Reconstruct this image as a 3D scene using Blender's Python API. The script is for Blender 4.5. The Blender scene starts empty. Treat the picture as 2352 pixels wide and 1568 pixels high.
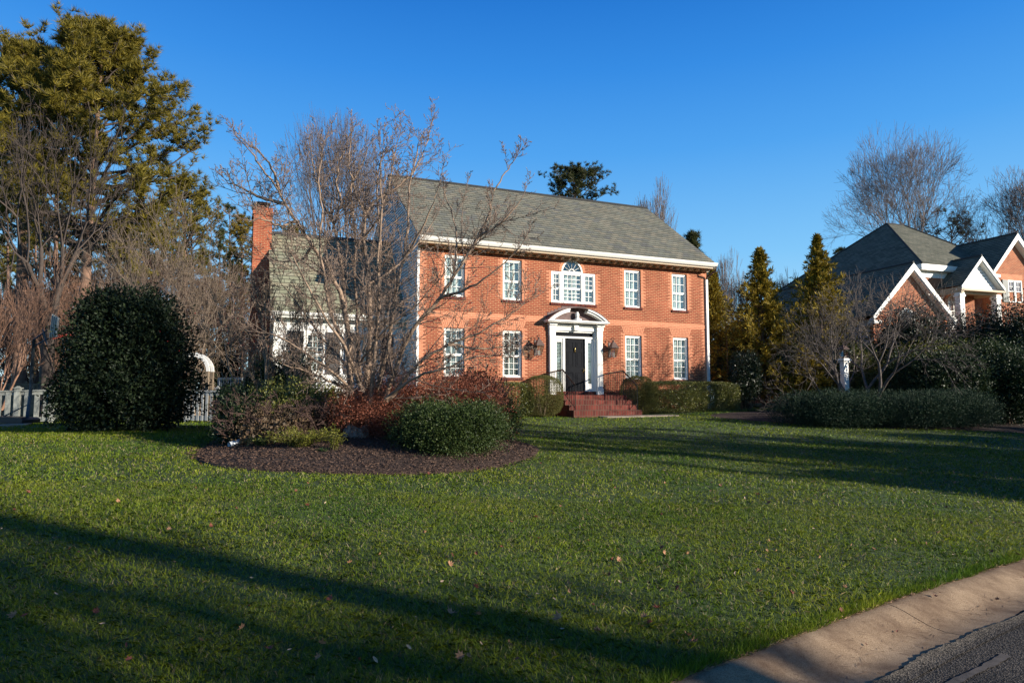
import bpy, math, random
import numpy as np
from mathutils import Vector, Matrix
R = math.radians
rng = np.random.default_rng(7); random.seed(7)
SC = bpy.context.scene; COL = SC.collection
# ------------------------------------------------------------------ camera
EYE = 1.65; FPX = 685.4; PITCH = R(4.833)
cam = bpy.data.cameras.new('camera'); co = bpy.data.objects.new('camera', cam); COL.objects.link(co)
cam.sensor_width = 36; cam.lens = 36 * FPX / 1024; cam.clip_end = 3000; cam.clip_start = 0.05
co.location = (0, 0, EYE); co.rotation_euler = (R(90) + PITCH, 0, 0); SC.camera = co
# ------------------------------------------------------------------ sky, sun, exposure
SKY_STR = 0.10; EXPO = 0.80
SUN_AZ, SUN_EL = 113.5, 15.5
w = bpy.data.worlds.new('World'); SC.world = w; w.use_nodes = True
nt = w.node_tree; bg = nt.nodes['Background']; sky = nt.nodes.new('ShaderNodeTexSky')
sky.sky_type = 'NISHITA'; sky.sun_disc = False; sky.sun_elevation = R(SUN_EL); sky.sun_rotation = R(SUN_AZ)
sky.air_density = 1.0; sky.dust_density = 0.0; sky.ozone_density = 1.5
hs = nt.nodes.new('ShaderNodeHueSaturation'); hs.inputs['Saturation'].default_value = 1.22; hs.inputs['Value'].default_value = 1.0
# clear deep-blue winter sky: the Nishita sky graded by height above the horizon
tcw = nt.nodes.new('ShaderNodeTexCoord'); sx = nt.nodes.new('ShaderNodeSeparateXYZ'); rp = nt.nodes.new('ShaderNodeValToRGB'); mxw = nt.nodes.new('ShaderNodeMix'); mxw.data_type = 'RGBA'; mxw.inputs[0].default_value = .86
els = rp.color_ramp.elements; STOPS = [(0, (.58, .84, 1.0)), (.10, (.40, .74, 1.0)), (.20, (.22, .59, 1.0)), (.34, (.075, .385, .93)), (.44, (.028, .27, .83)), (.52, (.010, .19, .70)), (.66, (.003, .055, .26)), (1, (.001, .02, .12))]
while len(els) < len(STOPS): els.new(.5)
for e_, (p_, c_) in zip(els, STOPS): e_.position = p_; e_.color = (*[v / SKY_STR / 2 ** EXPO for v in c_], 1)
nt.links.new(sky.outputs[0], hs.inputs['Color']); nt.links.new(tcw.outputs['Generated'], sx.inputs[0]); nt.links.new(sx.outputs['Z'], rp.inputs[0]); nt.links.new(hs.outputs[0], mxw.inputs[6]); nt.links.new(rp.outputs[0], mxw.inputs[7])
nt.links.new(mxw.outputs[2], bg.inputs[0]); bg.inputs[1].default_value = SKY_STR
sd = Vector((math.sin(R(SUN_AZ)) * math.cos(R(SUN_EL)), math.cos(R(SUN_AZ)) * math.cos(R(SUN_EL)), math.sin(R(SUN_EL))))
sl = bpy.data.lights.new('sun', 'SUN'); sl.energy = 5.0; sl.angle = R(0.55); sl.color = (1.0, 0.91, 0.78)
so = bpy.data.objects.new('sun', sl); COL.objects.link(so); so.rotation_euler = sd.to_track_quat('Z', 'Y').to_euler(); so.location = sd * 60
SC.view_settings.view_transform = 'Standard'; SC.view_settings.look = 'None'; SC.view_settings.exposure = EXPO; SC.view_settings.gamma = 1.0
SC.cycles.max_bounces = 6; SC.cycles.transparent_max_bounces = 8; SC.cycles.diffuse_bounces = 3; SC.cycles.glossy_bounces = 3
# ------------------------------------------------------------------ measuring the place
K = 2352 / 1024
def raydir(X, Y):
    x, y = X / K - 512, 341 - Y / K; c, s = math.cos(PITCH), math.sin(PITCH)
    return np.array([x, FPX * c - y * s, FPX * s + y * c])
def at(X, Y, d):
    v = raydir(X, Y); return np.array([0, 0, EYE]) + v * d / v[1]
AX = np.array([.816, .578]); BX = np.array([-.578, .816])
_k = [((2600 + x / 1.572) / 1.7415, (1900 + y / 1.572) / 1.7415) for x, y in ((150, 1300), (400, 1200), (640, 1100), (960, 985), (1250, 890), (1480, 810), (1700, 725), (2000, 620), (2352, 530))]
_p = np.array([(lambda v: v[:2] * (EYE / -v[2]))(raydir(*k)) for k in _k])
_a, _b = _p @ AX, _p @ BX
_c = np.polyfit(_a, _b, 2)
def kerb_w(a):
    a = np.asarray(a, float); ac = np.clip(a, _a.min() - .5, _a.max() + .5)
    return np.polyval(_c, ac) + (a - ac) * np.polyval(np.polyder(_c), ac) - .85 * (np.sqrt(np.maximum(a - 9, 0) ** 2 + 9) - 3)      # the road bends away past the frame
def sdist(x, y): return (x * BX[0] + y * BX[1]) - kerb_w(x * AX[0] + y * AX[1])
def sdist0(x, y):
    a = x * AX[0] + y * AX[1]; ac = np.clip(a, _a.min() - .5, _a.max() + .5); return (x * BX[0] + y * BX[1]) - np.polyval(_c, ac) - (a - ac) * np.polyval(np.polyder(_c), ac)
BED = dict(c=(-2.85, 13.95), rx=3.3, ry=3.3)
def bed_r(x, y):
    dx, dy = (x - BED['c'][0]) / BED['rx'], (y - BED['c'][1]) / BED['ry']
    an = np.arctan2(dy, dx); return np.hypot(dx, dy) / (1 + .03 * np.sin(3 * an + 1) + .02 * np.sin(5 * an))
def g(x, y):
    x = np.asarray(x, float); y = np.asarray(y, float); s1 = sdist(x, y); s = sdist0(x, y); t = np.clip(s / 16.5, 0, 1.5)
    f = np.where(t < .7, t, .7 + .3 * np.tanh((np.maximum(t, .7) - .7) / .3))
    z = 1.12 * f + .0022 * np.clip(s, 0, 14) * np.clip(x - 2, 0, 12) - .018 * np.clip(-x - 3, 0, 16)
    z = z + .015 * np.sin(x * .7 + 1) * np.sin(y * .55) * np.clip(s, 0, 2)
    return np.where(s1 < 0, -.25, z)
def gz(x, y): return float(g(x, y))
def hit(X, Y):
    v = raydir(X, Y); d = 3.0
    for i in range(400):
        p = np.array([0, 0, EYE]) + v * d / v[1]
        if p[2] <= gz(p[0], p[1]): break
        d += .1
    return p
def gat(X, d):
    p = at(X, 916, d); return np.array([p[0], d, gz(p[0], d)])
# ------------------------------------------------------------------ materials
MATS = {}
def mat(name, col, rough=.7, var=0, vscale=6, bump=0, bscale=40, metal=0, spec=.5, island=0, transl=0, col2=None):
    if name in MATS: return MATS[name]
    k_ = .87 if min(col) < .5 else .95; col = tuple(v * k_ for v in col); col2 = tuple(v * k_ for v in col2) if col2 else None
    m = bpy.data.materials.new(name); m.use_nodes = True; n = m.node_tree; N, L = n.nodes, n.links; b = N['Principled BSDF']
    b.inputs['Roughness'].default_value = rough; b.inputs['Metallic'].default_value = metal; b.inputs['Specular IOR Level'].default_value = spec
    c = (*col, 1)
    if island or var:
        mx = N.new('ShaderNodeMix'); mx.data_type = 'RGBA'
        c2 = col2 if col2 else tuple(min(1, v * (1 + (island or var))) for v in col); c1 = col if col2 else tuple(v * (1 - (island or var)) for v in col)
        mx.inputs[6].default_value = (*c1, 1); mx.inputs[7].default_value = (*c2, 1)
        if island:
            ge = N.new('ShaderNodeNewGeometry'); L.new(ge.outputs['Random Per Island'], mx.inputs[0])
        else:
            tc = N.new('ShaderNodeTexCoord'); no = N.new('ShaderNodeTexNoise'); no.inputs['Scale'].default_value = vscale; no.inputs['Detail'].default_value = 6
            mr = N.new('ShaderNodeMapRange'); mr.inputs[1].default_value = .3; mr.inputs[2].default_value = .7
            L.new(tc.outputs['Object'], no.inputs['Vector']); L.new(no.outputs[0], mr.inputs[0]); L.new(mr.outputs[0], mx.inputs[0])
        L.new(mx.outputs[2], b.inputs['Base Color'])
    else: b.inputs['Base Color'].default_value = c
    if bump:
        tc = N.new('ShaderNodeTexCoord'); no = N.new('ShaderNodeTexNoise'); no.inputs['Scale'].default_value = bscale; no.inputs['Detail'].default_value = 5
        bu = N.new('ShaderNodeBump'); bu.inputs['Strength'].default_value = bump; bu.inputs['Distance'].default_value = .02
        L.new(tc.outputs['Object'], no.inputs['Vector']); L.new(no.outputs[0], bu.inputs['Height']); L.new(bu.outputs[0], b.inputs['Normal'])
    if transl:
        tr = N.new('ShaderNodeBsdfTranslucent'); ms = N.new('ShaderNodeMixShader'); ms.inputs[0].default_value = transl
        if island or var: L.new(mx.outputs[2], tr.inputs[0])
        else: tr.inputs[0].default_value = c
        L.new(b.outputs[0], ms.inputs[1]); L.new(tr.outputs[0], ms.inputs[2]); L.new(ms.outputs[0], N['Material Output'].inputs[0])
    MATS[name] = m; return m
def brickmat(name, c1, c2, mortar, bw=.213, bh=.0677, ms=.011, rough=.85, stops=None, bump=.4, offset=.5, dirt=.25, squash=0, uvrand=False):
    if name in MATS: return MATS[name]
    q_ = lambda c: tuple(v * .87 for v in c) if isinstance(c, tuple) else c
    c1, c2, mortar = q_(c1), q_(c2), q_(mortar); stops = [q_(s) for s in stops] if stops else None
    m = bpy.data.materials.new(name); m.use_nodes = True; n = m.node_tree; N, L = n.nodes, n.links; b = N['Principled BSDF']; b.inputs['Roughness'].default_value = rough; b.inputs['Specular IOR Level'].default_value = .15
    uv = N.new('ShaderNodeTexCoord'); br = N.new('ShaderNodeTexBrick'); br.offset = offset
    br.inputs['Scale'].default_value = 1; br.inputs['Mortar Size'].default_value = ms; br.inputs['Mortar Smooth'].default_value = .1
    br.inputs['Brick Width'].default_value = bw; br.inputs['Row Height'].default_value = bh
    L.new(uv.outputs['UV'], br.inputs['Vector'])
    if stops:
        br.inputs['Color1'].default_value = (0, 0, 0, 1); br.inputs['Color2'].default_value = (1, 1, 1, 1); br.inputs['Mortar'].default_value = (.5, .5, .5, 1)
        cr = N.new('ShaderNodeValToRGB'); e = cr.color_ramp.elements
        while len(e) < len(stops): e.new(.5)
        for i, s in enumerate(stops): e[i].position = i / (len(stops) - 1); e[i].color = (*s, 1)
        L.new(br.outputs['Color'], cr.inputs[0])
        mx = N.new('ShaderNodeMix'); mx.data_type = 'RGBA'; mx.inputs[7].default_value = (*mortar, 1)
        L.new(cr.outputs[0], mx.inputs[6]); L.new(br.outputs['Fac'], mx.inputs[0]); out = mx.outputs[2]
    else:
        br.inputs['Color1'].default_value = (*c1, 1); br.inputs['Color2'].default_value = (*c2, 1); br.inputs['Mortar'].default_value = (*mortar, 1); out = br.outputs['Color']
    no = N.new('ShaderNodeTexNoise'); no.inputs['Scale'].default_value = 1.3; no.inputs['Detail'].default_value = 8; L.new(uv.outputs['UV'], no.inputs['Vector'])
    mr = N.new('ShaderNodeMapRange'); mr.inputs[1].default_value = .3; mr.inputs[2].default_value = .7; mr.inputs[3].default_value = 1 - dirt; mr.inputs[4].default_value = 1 + dirt * .4
    L.new(no.outputs[0], mr.inputs[0]); mu = N.new('ShaderNodeVectorMath'); mu.operation = 'SCALE'; L.new(out, mu.inputs[0]); L.new(mr.outputs[0], mu.inputs['Scale']); L.new(mu.outputs[0], b.inputs['Base Color'])
    bu = N.new('ShaderNodeBump'); bu.inputs['Strength'].default_value = bump; bu.inputs['Distance'].default_value = .01; bu.invert = True
    L.new(br.outputs['Fac'], bu.inputs['Height']); L.new(bu.outputs[0], b.inputs['Normal'])
    MATS[name] = m; return m
def glassmat():
    m = bpy.data.materials.new('window_glass'); m.use_nodes = True; n = m.node_tree; N, L = n.nodes, n.links; N.remove(N['Principled BSDF'])
    t = N.new('ShaderNodeBsdfTransparent'); t.inputs[0].default_value = (.82, .9, .88, 1); gl = N.new('ShaderNodeBsdfGlossy'); gl.inputs[1].default_value = .02; gl.inputs[0].default_value = (.9, .9, .9, 1)
    lw = N.new('ShaderNodeLayerWeight'); lw.inputs[0].default_value = .35; fr = N.new('ShaderNodeMapRange'); fr.inputs[1].default_value = 0; fr.inputs[2].default_value = 1; fr.inputs[3].default_value = .10; fr.inputs[4].default_value = .8; L.new(lw.outputs['Facing'], fr.inputs[0]); ms = N.new('ShaderNodeMixShader')
    L.new(fr.outputs[0], ms.inputs[0]); L.new(t.outputs[0], ms.inputs[1]); L.new(gl.outputs[0], ms.inputs[2]); L.new(ms.outputs[0], N['Material Output'].inputs[0]); return m
GLASS = glassmat()
BRICK = brickmat('red_brick', (.36, .080, .044), (.225, .044, .028), (.50, .27, .14))
BRICKT = brickmat('salmon_trim_brick', (.66, .26, .145), (.55, .195, .11), (.70, .35, .20), bump=.25, dirt=.12)
BRICKN = brickmat('neighbour_brick', (.45, .135, .07), (.33, .085, .05), (.50, .30, .17))
BRICKD = brickmat('step_brick', (.22, .052, .038), (.11, .030, .024), (.15, .09, .065), bw=.105, bh=.19, dirt=.45, offset=0)
BRICKC = brickmat('chimney_brick', (.46, .10, .05), (.33, .07, .04), (.48, .26, .14), dirt=.4)
SLATE = brickmat('slate_shingle', 0, 0, (.05, .052, .042), bw=.31, bh=.225, ms=.009, stops=[(.165, .165, .135), (.22, .22, .17), (.265, .24, .18), (.205, .21, .17), (.155, .155, .145)], bump=.35, dirt=.2)
SLATEW = brickmat('slate_shingle_wide', 0, 0, (.06, .06, .05), bw=.36, bh=.2, ms=.010, stops=[(.25, .255, .17), (.31, .31, .21), (.35, .31, .21), (.29, .29, .21)], bump=.3, dirt=.2)
SLATEN = brickmat('grey_shingle', 0, 0, (.055, .06, .06), bw=.30, bh=.15, ms=.008, stops=[(.13, .135, .10), (.19, .19, .14), (.23, .22, .165)], bump=.3, dirt=.2)
WHITE = mat('white_paint', (.80, .78, .72), .45, bump=.05)
WHITES = mat('white_siding', (.74, .73, .69), .5, var=.04, vscale=3)
BOUNCE_TAN = mat('white_bounce_tan', (.50, .38, .24), .6)  # white paint made tan to carry light bounced off the brick
BLACKD = mat('black_door_paint', (.014, .015, .018), .8, spec=.08)
DARKSH = mat('dark_shutter_paint', (.05, .043, .040), .5)
COPPER = mat('aged_copper_sheet', (.13, .078, .07), .6, var=.3, vscale=7, spec=.3)
IRON = mat('black_iron', (.012, .011, .011), .4, metal=.3)
BRASS = mat('brass', (.60, .42, .16), .25, metal=1)
BRONZE = mat('lantern_copper', (.12, .075, .06), .5, spec=.4)
BLIND = mat('blind_slats', (.78, .80, .76), .5)
CAPM = mat('chimney_cap_metal', (.02, .02, .02), .5)
ROOFDK = mat('ridge_shingle', (.045, .045, .042), .8)
CONCR = mat('concrete_slab', (.36, .29, .22), .9, var=.15, vscale=9, bump=.3, bscale=60)
# ------------------------------------------------------------------ mesh builder
class MB:
    def __init__(s): s.v = []; s.f = []; s.m = []; s.uv = {}; s.sm = False
    def _add(s, vs, fs, mi=0, uvs=None):
        o = len(s.v); s.v += [tuple(map(float, p)) for p in vs]
        for i, f in enumerate(fs):
            s.f.append(tuple(o + k for k in f)); s.m.append(mi)
            if uvs: s.uv[len(s.f) - 1] = uvs[i]
    def box(s, x0, x1, y0, y1, z0, z1, mi=0):
        s._add([(x0, y0, z0), (x1, y0, z0), (x1, y1, z0), (x0, y1, z0), (x0, y0, z1), (x1, y0, z1), (x1, y1, z1), (x0, y1, z1)],
               [(0, 3, 2, 1), (4, 5, 6, 7), (0, 1, 5, 4), (1, 2, 6, 5), (2, 3, 7, 6), (3, 0, 4, 7)], mi); return s
    def poly(s, pts, mi=0, uv=None): s._add(pts, [tuple(range(len(pts)))], mi, [uv] if uv else None); return s
    def prism(s, pts, axis, a, b, mi=0):      # 2D outline extruded along an axis
        def P(p, t): return {'x': (t, p[0], p[1]), 'y': (p[0], t, p[1]), 'z': (p[0], p[1], t)}[axis]
        n = len(pts); s._add([P(p, a) for p in pts] + [P(p, b) for p in pts],
            [tuple(range(n)), tuple(range(2 * n - 1, n - 1, -1))] + [(i, i + n, (i + 1) % n + n, (i + 1) % n) for i in range(n)], mi); return s
    def tube(s, pts, rad, n=6, mi=0, cap=True):
        pts = [Vector(p) for p in pts]; m = len(pts); rad = [rad] * m if isinstance(rad, (int, float)) else rad
        vs = []; ref = Vector((0, 0, 1))
        for i, p in enumerate(pts):
            t = (pts[min(i + 1, m - 1)] - pts[max(i - 1, 0)]); t = t.normalized() if t.length > 1e-9 else Vector((0, 0, 1))
            a = t.cross(ref if abs(t.dot(ref)) < .95 else Vector((1, 0, 0))).normalized(); b = t.cross(a)
            for k in range(n):
                an = 2 * math.pi * k / n; vs.append(p + (a * math.cos(an) + b * math.sin(an)) * rad[i])
        fs = [(i * n + k, i * n + (k + 1) % n, (i + 1) * n + (k + 1) % n, (i + 1) * n + k) for i in range(m - 1) for k in range(n)]
        if cap: fs += [tuple(range(n)), tuple(range(m * n - 1, (m - 1) * n - 1, -1))]
        s._add(vs, fs, mi); return s
    def lathe(s, prof, c, n=12, mi=0):         # prof: (r, z)
        vs = [(c[0] + r * math.cos(2 * math.pi * k / n), c[1] + r * math.sin(2 * math.pi * k / n), c[2] + z) for r, z in prof for k in range(n)]
        fs = [(i * n + k, i * n + (k + 1) % n, (i + 1) * n + (k + 1) % n, (i + 1) * n + k) for i in range(len(prof) - 1) for k in range(n)]
        fs += [tuple(range(n - 1, -1, -1)), tuple(range((len(prof) - 1) * n, len(prof) * n))]; s._add(vs, fs, mi); return s
    def build(s, name, mats, parent=None, smooth=False, label=None):
        me = bpy.data.meshes.new(name); me.from_pydata(s.v, [], s.f)
        mats = mats if isinstance(mats, (list, tuple)) else [mats]
        for m in mats: me.materials.append(m)
        me.polygons.foreach_set('material_index', s.m)
        if smooth: me.polygons.foreach_set('use_smooth', [True] * len(s.f))
        me.update(); ul = me.uv_layers.new(name='UVMap'); co_ = np.array(s.v)
        uvd = np.zeros((len(me.loops), 2))
        for i, p in enumerate(me.polygons):
            if i in s.uv:
                for j, l in enumerate(p.loop_indices): uvd[l] = s.uv[i][j]
                continue
            nn = p.normal
            for l, vi in zip(p.loop_indices, p.vertices):
                c = co_[vi]
                if abs(nn.z) > .75: uvd[l] = (c[0], c[1])
                elif abs(nn.y) >= abs(nn.x): uvd[l] = (c[0], c[2])
                else: uvd[l] = (c[1], c[2])
        ul.data.foreach_set('uv', uvd.ravel())
        return link(name, me, parent, label)
def link(name, me, parent=None, label=None):
    o = bpy.data.objects.new(name, me); COL.objects.link(o)
    if parent: o.parent = parent
    if label: o['label'] = label
    return o
def npmesh(name, V, F, m, parent=None, smooth=False):
    me = bpy.data.meshes.new(name); V = np.asarray(V, np.float32); F = np.asarray(F, np.int32); k = F.shape[1]
    me.vertices.add(len(V)); me.vertices.foreach_set('co', V.ravel())
    me.loops.add(F.size); me.loops.foreach_set('vertex_index', F.ravel())
    me.polygons.add(len(F)); me.polygons.foreach_set('loop_start', np.arange(0, F.size, k, dtype=np.int32)); me.polygons.foreach_set('loop_total', np.full(len(F), k, np.int32))
    if smooth: me.polygons.foreach_set('use_smooth', np.ones(len(F), bool))
    me.materials.append(m); me.update(calc_edges=True); return link(name, me, parent)
def thing(name, label, cat, loc=(0, 0, 0), rz=0, group=None):
    o = bpy.data.objects.new(name, None); COL.objects.link(o); o.location = loc; o.rotation_euler = (0, 0, rz); o['label'] = label; o['category'] = cat
    if group: o['group'] = group
    return o
def tag(o, label, cat, group=None):
    o['label'] = label; o['category'] = cat
    if group: o['group'] = group
    return o
def kind(o, k, label=None):
    o['kind'] = k
    if label: o['label'] = label
    return o
# ------------------------------------------------------------------ vegetation tools (all vectorised)
def unit(a): return a / (np.linalg.norm(a, axis=-1, keepdims=True) + 1e-9)
def leaves_mesh(P, size, aspect=.45, D=None, droop=0., fold=.25, jit=.35):
    """diamond leaves at points P, directions D (random if None)"""
    n = len(P)
    if D is None: D = rng.normal(size=(n, 3))
    D = unit(D + rng.normal(size=(n, 3)) * jit); D[:, 2] -= droop; D = unit(D)
    S = unit(np.cross(D, rng.normal(size=(n, 3)))); Nn = np.cross(D, S)
    L = (size * rng.uniform(.65, 1.3, n))[:, None]; Wd = L * aspect * .5
    V = np.stack([P, P + D * L * .5 + S * Wd + Nn * Wd * fold, P + D * L, P + D * L * .5 - S * Wd + Nn * Wd * fold], 1).reshape(-1, 3)
    F = np.arange(4 * n).reshape(n, 4); return V, F
def blades_mesh(P, D, L, Wd):
    n = len(P); S = unit(np.cross(D, rng.normal(size=(n, 3)))); L = np.broadcast_to(L, n)[:, None]; Wd = np.broadcast_to(Wd, n)[:, None]
    V = np.stack([P - S * Wd, P + S * Wd, P + D * L], 1).reshape(-1, 3); return V, np.arange(3 * n).reshape(n, 3)
def tubes_np(segs, n=3):
    """segs: array (N,8): p0, p1, r0, r1"""
    A = np.asarray(segs, float); p0, p1, r0, r1 = A[:, :3], A[:, 3:6], A[:, 6:7], A[:, 7:8]; t = unit(p1 - p0)
    ref = np.where(np.abs(t[:, 2:3]) > .9, np.array([[1., 0, 0]]), np.array([[0, 0, 1.]])); a = unit(np.cross(t, ref)); b = np.cross(t, a); V = []
    for p, r in ((p0, r0), (p1, r1)):
        for k in range(n):
            an = 2 * math.pi * k / n; V.append(p + (a * math.cos(an) + b * math.sin(an)) * r)
    V = np.stack(V, 1).reshape(-1, 3); o = np.arange(len(A))[:, None] * 2 * n
    F = np.stack([np.concatenate([o + k, o + (k + 1) % n, o + n + (k + 1) % n, o + n + k], 1) for k in range(n)], 1).reshape(-1, 4); return V, F
def _nrm(x, y, z):
    l = math.sqrt(x * x + y * y + z * z) + 1e-12; return x / l, y / l, z / l
def grow(segs, p, d, L, r, lev, P, tips=None):
    """recursive limb; P: dict of per-level lists (plain floats, for speed)"""
    k = P['k'][lev]; sl = L / k; px, py, pz = map(float, p); dx, dy, dz = map(float, d); kids = []; G = random.gauss; U = random.random
    jit = P['jit'][lev]; up = P['up'][lev]; out = segs[lev]; last = lev + 1 >= P['n']; c = 0 if last else P['kids'][lev]; c0 = int(c); rmin = P['rmin']
    for i in range(k):
        dx, dy, dz = _nrm(dx + G(0, jit), dy + G(0, jit), dz + G(0, jit) + up); qx, qy, qz = px + dx * sl, py + dy * sl, pz + dz * sl
        ra = max(r * (1 - .75 * i / k), rmin); rb = max(r * (1 - .75 * (i + 1) / k), rmin * .8); out.append((px, py, pz, qx, qy, qz, ra, rb))
        if not last and i + 1 >= P['start'][lev] * k:
            for _ in range(c0 + (U() < c - c0)): t = U(); kids.append((px + (qx - px) * t, py + (qy - py) * t, pz + (qz - pz) * t, dx, dy, dz, rb, 1 - .5 * (i + 1) / k))
        px, py, pz = qx, qy, qz
    if last: return
    for (x, y, z, tx, ty, tz, rb, ln) in kids:
        vx, vy, vz = _nrm(G(0, 1), G(0, 1), G(0, 1)); ax, ay, az = _nrm(ty * vz - tz * vy, tz * vx - tx * vz, tx * vy - ty * vx)
        an = R(P['ang'][lev] * random.uniform(.7, 1.3)); ca, sa = math.cos(an), math.sin(an)
        grow(segs, (x, y, z), (tx * ca + ax * sa, ty * ca + ay * sa, tz * ca + az * sa), L * P['len'][lev] * ln * random.uniform(.7, 1.25), max(rb * P['rr'][lev], rmin), lev + 1, P)
def bare_tree(name, label, X, d, top, width, m, P=None, group=None, trunk_r=.16, fork=.2, seedv=1, stems=1, spread=.25, cat='tree', base=None, twig=None):
    """tree standing at display column X, distance d, whose crown reaches display row top"""
    random.seed(seedv); b = gat(X, d) if base is None else np.array(base); h = at(X, top, d)[2] - b[2]
    PP = dict(n=5, k=[6, 6, 5, 4, 3], jit=[.06, .12, .16, .2, .22], up=[.05, .10, .08, .06, .04], kids=[1.5, 1.6, 1.5, 1.4, 0], start=[fork, .25, .2, .1, 0], ang=[38, 36, 36, 38], len=[.62, .58, .55, .5], rr=[.62, .6, .6, .65], rmin=.006)
    if P: PP.update(P)
    PP['rmin'] = (twig or .007) / h
    root = thing(name, label, cat, tuple(b), 0, group); segs = {i: [] for i in range(6)}
    for s in range(stems):
        a = 2 * math.pi * (s + random.random() * .5) / stems; t = (spread * (.5 + random.random()) if stems < 9 else spread * 1.3 * random.random() ** .6) if stems > 1 else .04
        grow(segs, np.array([math.cos(a) * .1 * (stems > 1), math.sin(a) * .1 * (stems > 1), -.1]), unit(np.array([math.cos(a) * t, math.sin(a) * t, 1.])), 1., trunk_r / h, 0, PP)
    A = {k: np.array(v) for k, v in segs.items() if v}; allp = np.concatenate([a[:, 3:6] for a in A.values()])
    zt = allp[:, 2].max(); xy = np.percentile(np.abs(allp[:, :2]), 98)
    wr = (width / K / FPX * d) / 2
    sc = np.array([wr / xy, wr / xy, h / zt])
    for k in A:
        A[k][:, :3] *= sc; A[k][:, 3:6] *= sc; A[k][:, 6:] *= h / zt; A[k][:, 6:] = np.maximum(A[k][:, 6:], (twig or .007) * (.8 if k > 2 else 1.3))
    big = np.concatenate([A[k] for k in A if k < 2]); small = np.concatenate([A[k] for k in A if k >= 2])
    V, F = tubes_np(big, 6); npmesh('trunk', V, F, m, root, True)
    V, F = tubes_np(small, 3); npmesh('twigs', V, F, m, root)
    return root
def fork_tree(name, label, X, d, top, width, m, depth=9, stems=1, spread=.5, trunk_r=.2, seedv=0, ang=(12, 32), trunk=.22, group=None, twig=.008, cat='tree', base=None, ratio=(.74, .95), three=.35, side=1.0, up=.05, jit=.06, bole=0):
    """bare tree that forks again and again into a rounded fan of fine twigs"""
    random.seed(seedv * 7 + 1); G = random.gauss; U = random.uniform; b = gat(X, d) if base is None else np.array(base, float); h = at(X, top, d)[2] - b[2]; wr = width * (d / K / FPX) / 2
    big, small = [], []; st = []
    for s_ in range(stems):
        a = 2 * math.pi * (s_ + U(0, .6)) / stems; t = spread * U(.3, 1.1) if stems > 1 else .03; st.append(((math.cos(a) * .02, math.sin(a) * .02, -.02), _nrm(math.cos(a) * t, math.sin(a) * t, 1), (bole or trunk) * U(.8, 1.2), 1., 0))
    while st:
        p, dv, L, r, lv = st.pop(); px, py, pz = p; dx, dy, dz = dv; k = 3
        for i in range(k):
            dx, dy, dz = _nrm(dx + G(0, jit), dy + G(0, jit), dz + G(0, jit) + up); q = (px + dx * L / k, py + dy * L / k, pz + dz * L / k); ra, rb = r * (1 - .25 * i / k), r * (1 - .25 * (i + 1) / k); (big if lv < 3 else small).append((px, py, pz, *q, ra, rb))
            if lv > 2 and random.random() < side * .33 and lv < depth: st.append((q, _nrm(dx + G(0, .7), dy + G(0, .7), dz + G(0, .7)), L * U(.4, .7), rb * .5, max(lv + 2, depth - 2)))
            px, py, pz = q
        if lv >= depth: continue
        L = trunk * 1.1 if (bole and lv == 0) else L; n = 3 if (random.random() < three or (bole and lv < 2)) else 2; a0 = U(0, 6.28); vx, vy, vz = _nrm(-dy, dx, .01); wx, wy, wz = dy * vz - dz * vy, dz * vx - dx * vz, dx * vy - dy * vx
        for c in range(n):
            an = R(U(*ang)) * (.6 if c == 0 else 1.15); ph = a0 + 2 * math.pi * c / n + U(-.4, .4); ca, sa = math.cos(an), math.sin(an); cx, cy, cz = (vx * math.cos(ph) + wx * math.sin(ph), vy * math.cos(ph) + wy * math.sin(ph), vz * math.cos(ph) + wz * math.sin(ph))
            st.append(((px, py, pz), _nrm(dx * ca + cx * sa, dy * ca + cy * sa, dz * ca + cz * sa), L * U(*ratio), r * .75 * (.86 if n == 2 else .74), lv + 1))
    B, S = np.array(big), np.array(small); allp = S[:, 3:6]; zt = np.percentile(allp[:, 2], 99.2); xy = np.percentile(np.abs(allp[:, :2]), 97); sc = np.array([wr / xy, wr / xy, h / zt])
    root = thing(name, label, cat, tuple(b), 0, group)
    for A, nm, ns in ((B, 'trunk', 6), (S, 'twigs', 3)):
        A[:, :3] *= sc; A[:, 3:6] *= sc; A[:, 6:] = np.maximum(A[:, 6:] * trunk_r, twig * .85); V, F = tubes_np(A, ns); npmesh(nm, V, F, m, root, ns == 6)
    return root
def lumps_points(lumps, dens, shell=.35, rough=.12, floor=None, pw=2.):
    out = []; nor = []
    for (cx, cy, cz, rx, ry, rz) in lumps:
        area = 4 * math.pi * ((rx * ry) ** 1.6 / 3 + (rx * rz) ** 1.6 / 3 + (ry * rz) ** 1.6 / 3) ** (1 / 1.6)
        n = int(area * dens); u = unit(rng.normal(size=(n, 3))); u = u / ((np.abs(u) ** pw).sum(1, keepdims=True) ** (1 / pw)); ph = rng.uniform(0, 6.28, 6)
        bumps = 1 + rough * (np.sin(u[:, 0] * 7 + ph[0]) * np.sin(u[:, 1] * 8 + ph[1]) + .7 * np.sin(u[:, 2] * 13 + ph[2]) * np.sin(u[:, 0] * 15 + ph[3]) + .4 * np.sin(u[:, 1] * 29 + ph[4]) * np.sin(u[:, 2] * 27 + ph[5]))
        t = 1 - shell * rng.random(n) ** 1.4; q = u * (bumps * t)[:, None] * np.array([rx, ry, rz]) + np.array([cx, cy, cz]); out.append(q); nor.append(unit(u / np.array([rx, ry, rz])))
    P = np.concatenate(out); Nn = np.concatenate(nor); keep = np.ones(len(P), bool)
    for (cx, cy, cz, rx, ry, rz) in lumps:
        keep &= ((np.abs((P - [cx, cy, cz]) / [rx, ry, rz])) ** pw).sum(1) > (1 - shell - .12) ** pw
    if floor is not None: keep &= P[:, 2] > floor
    return P[keep], Nn[keep]
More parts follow.
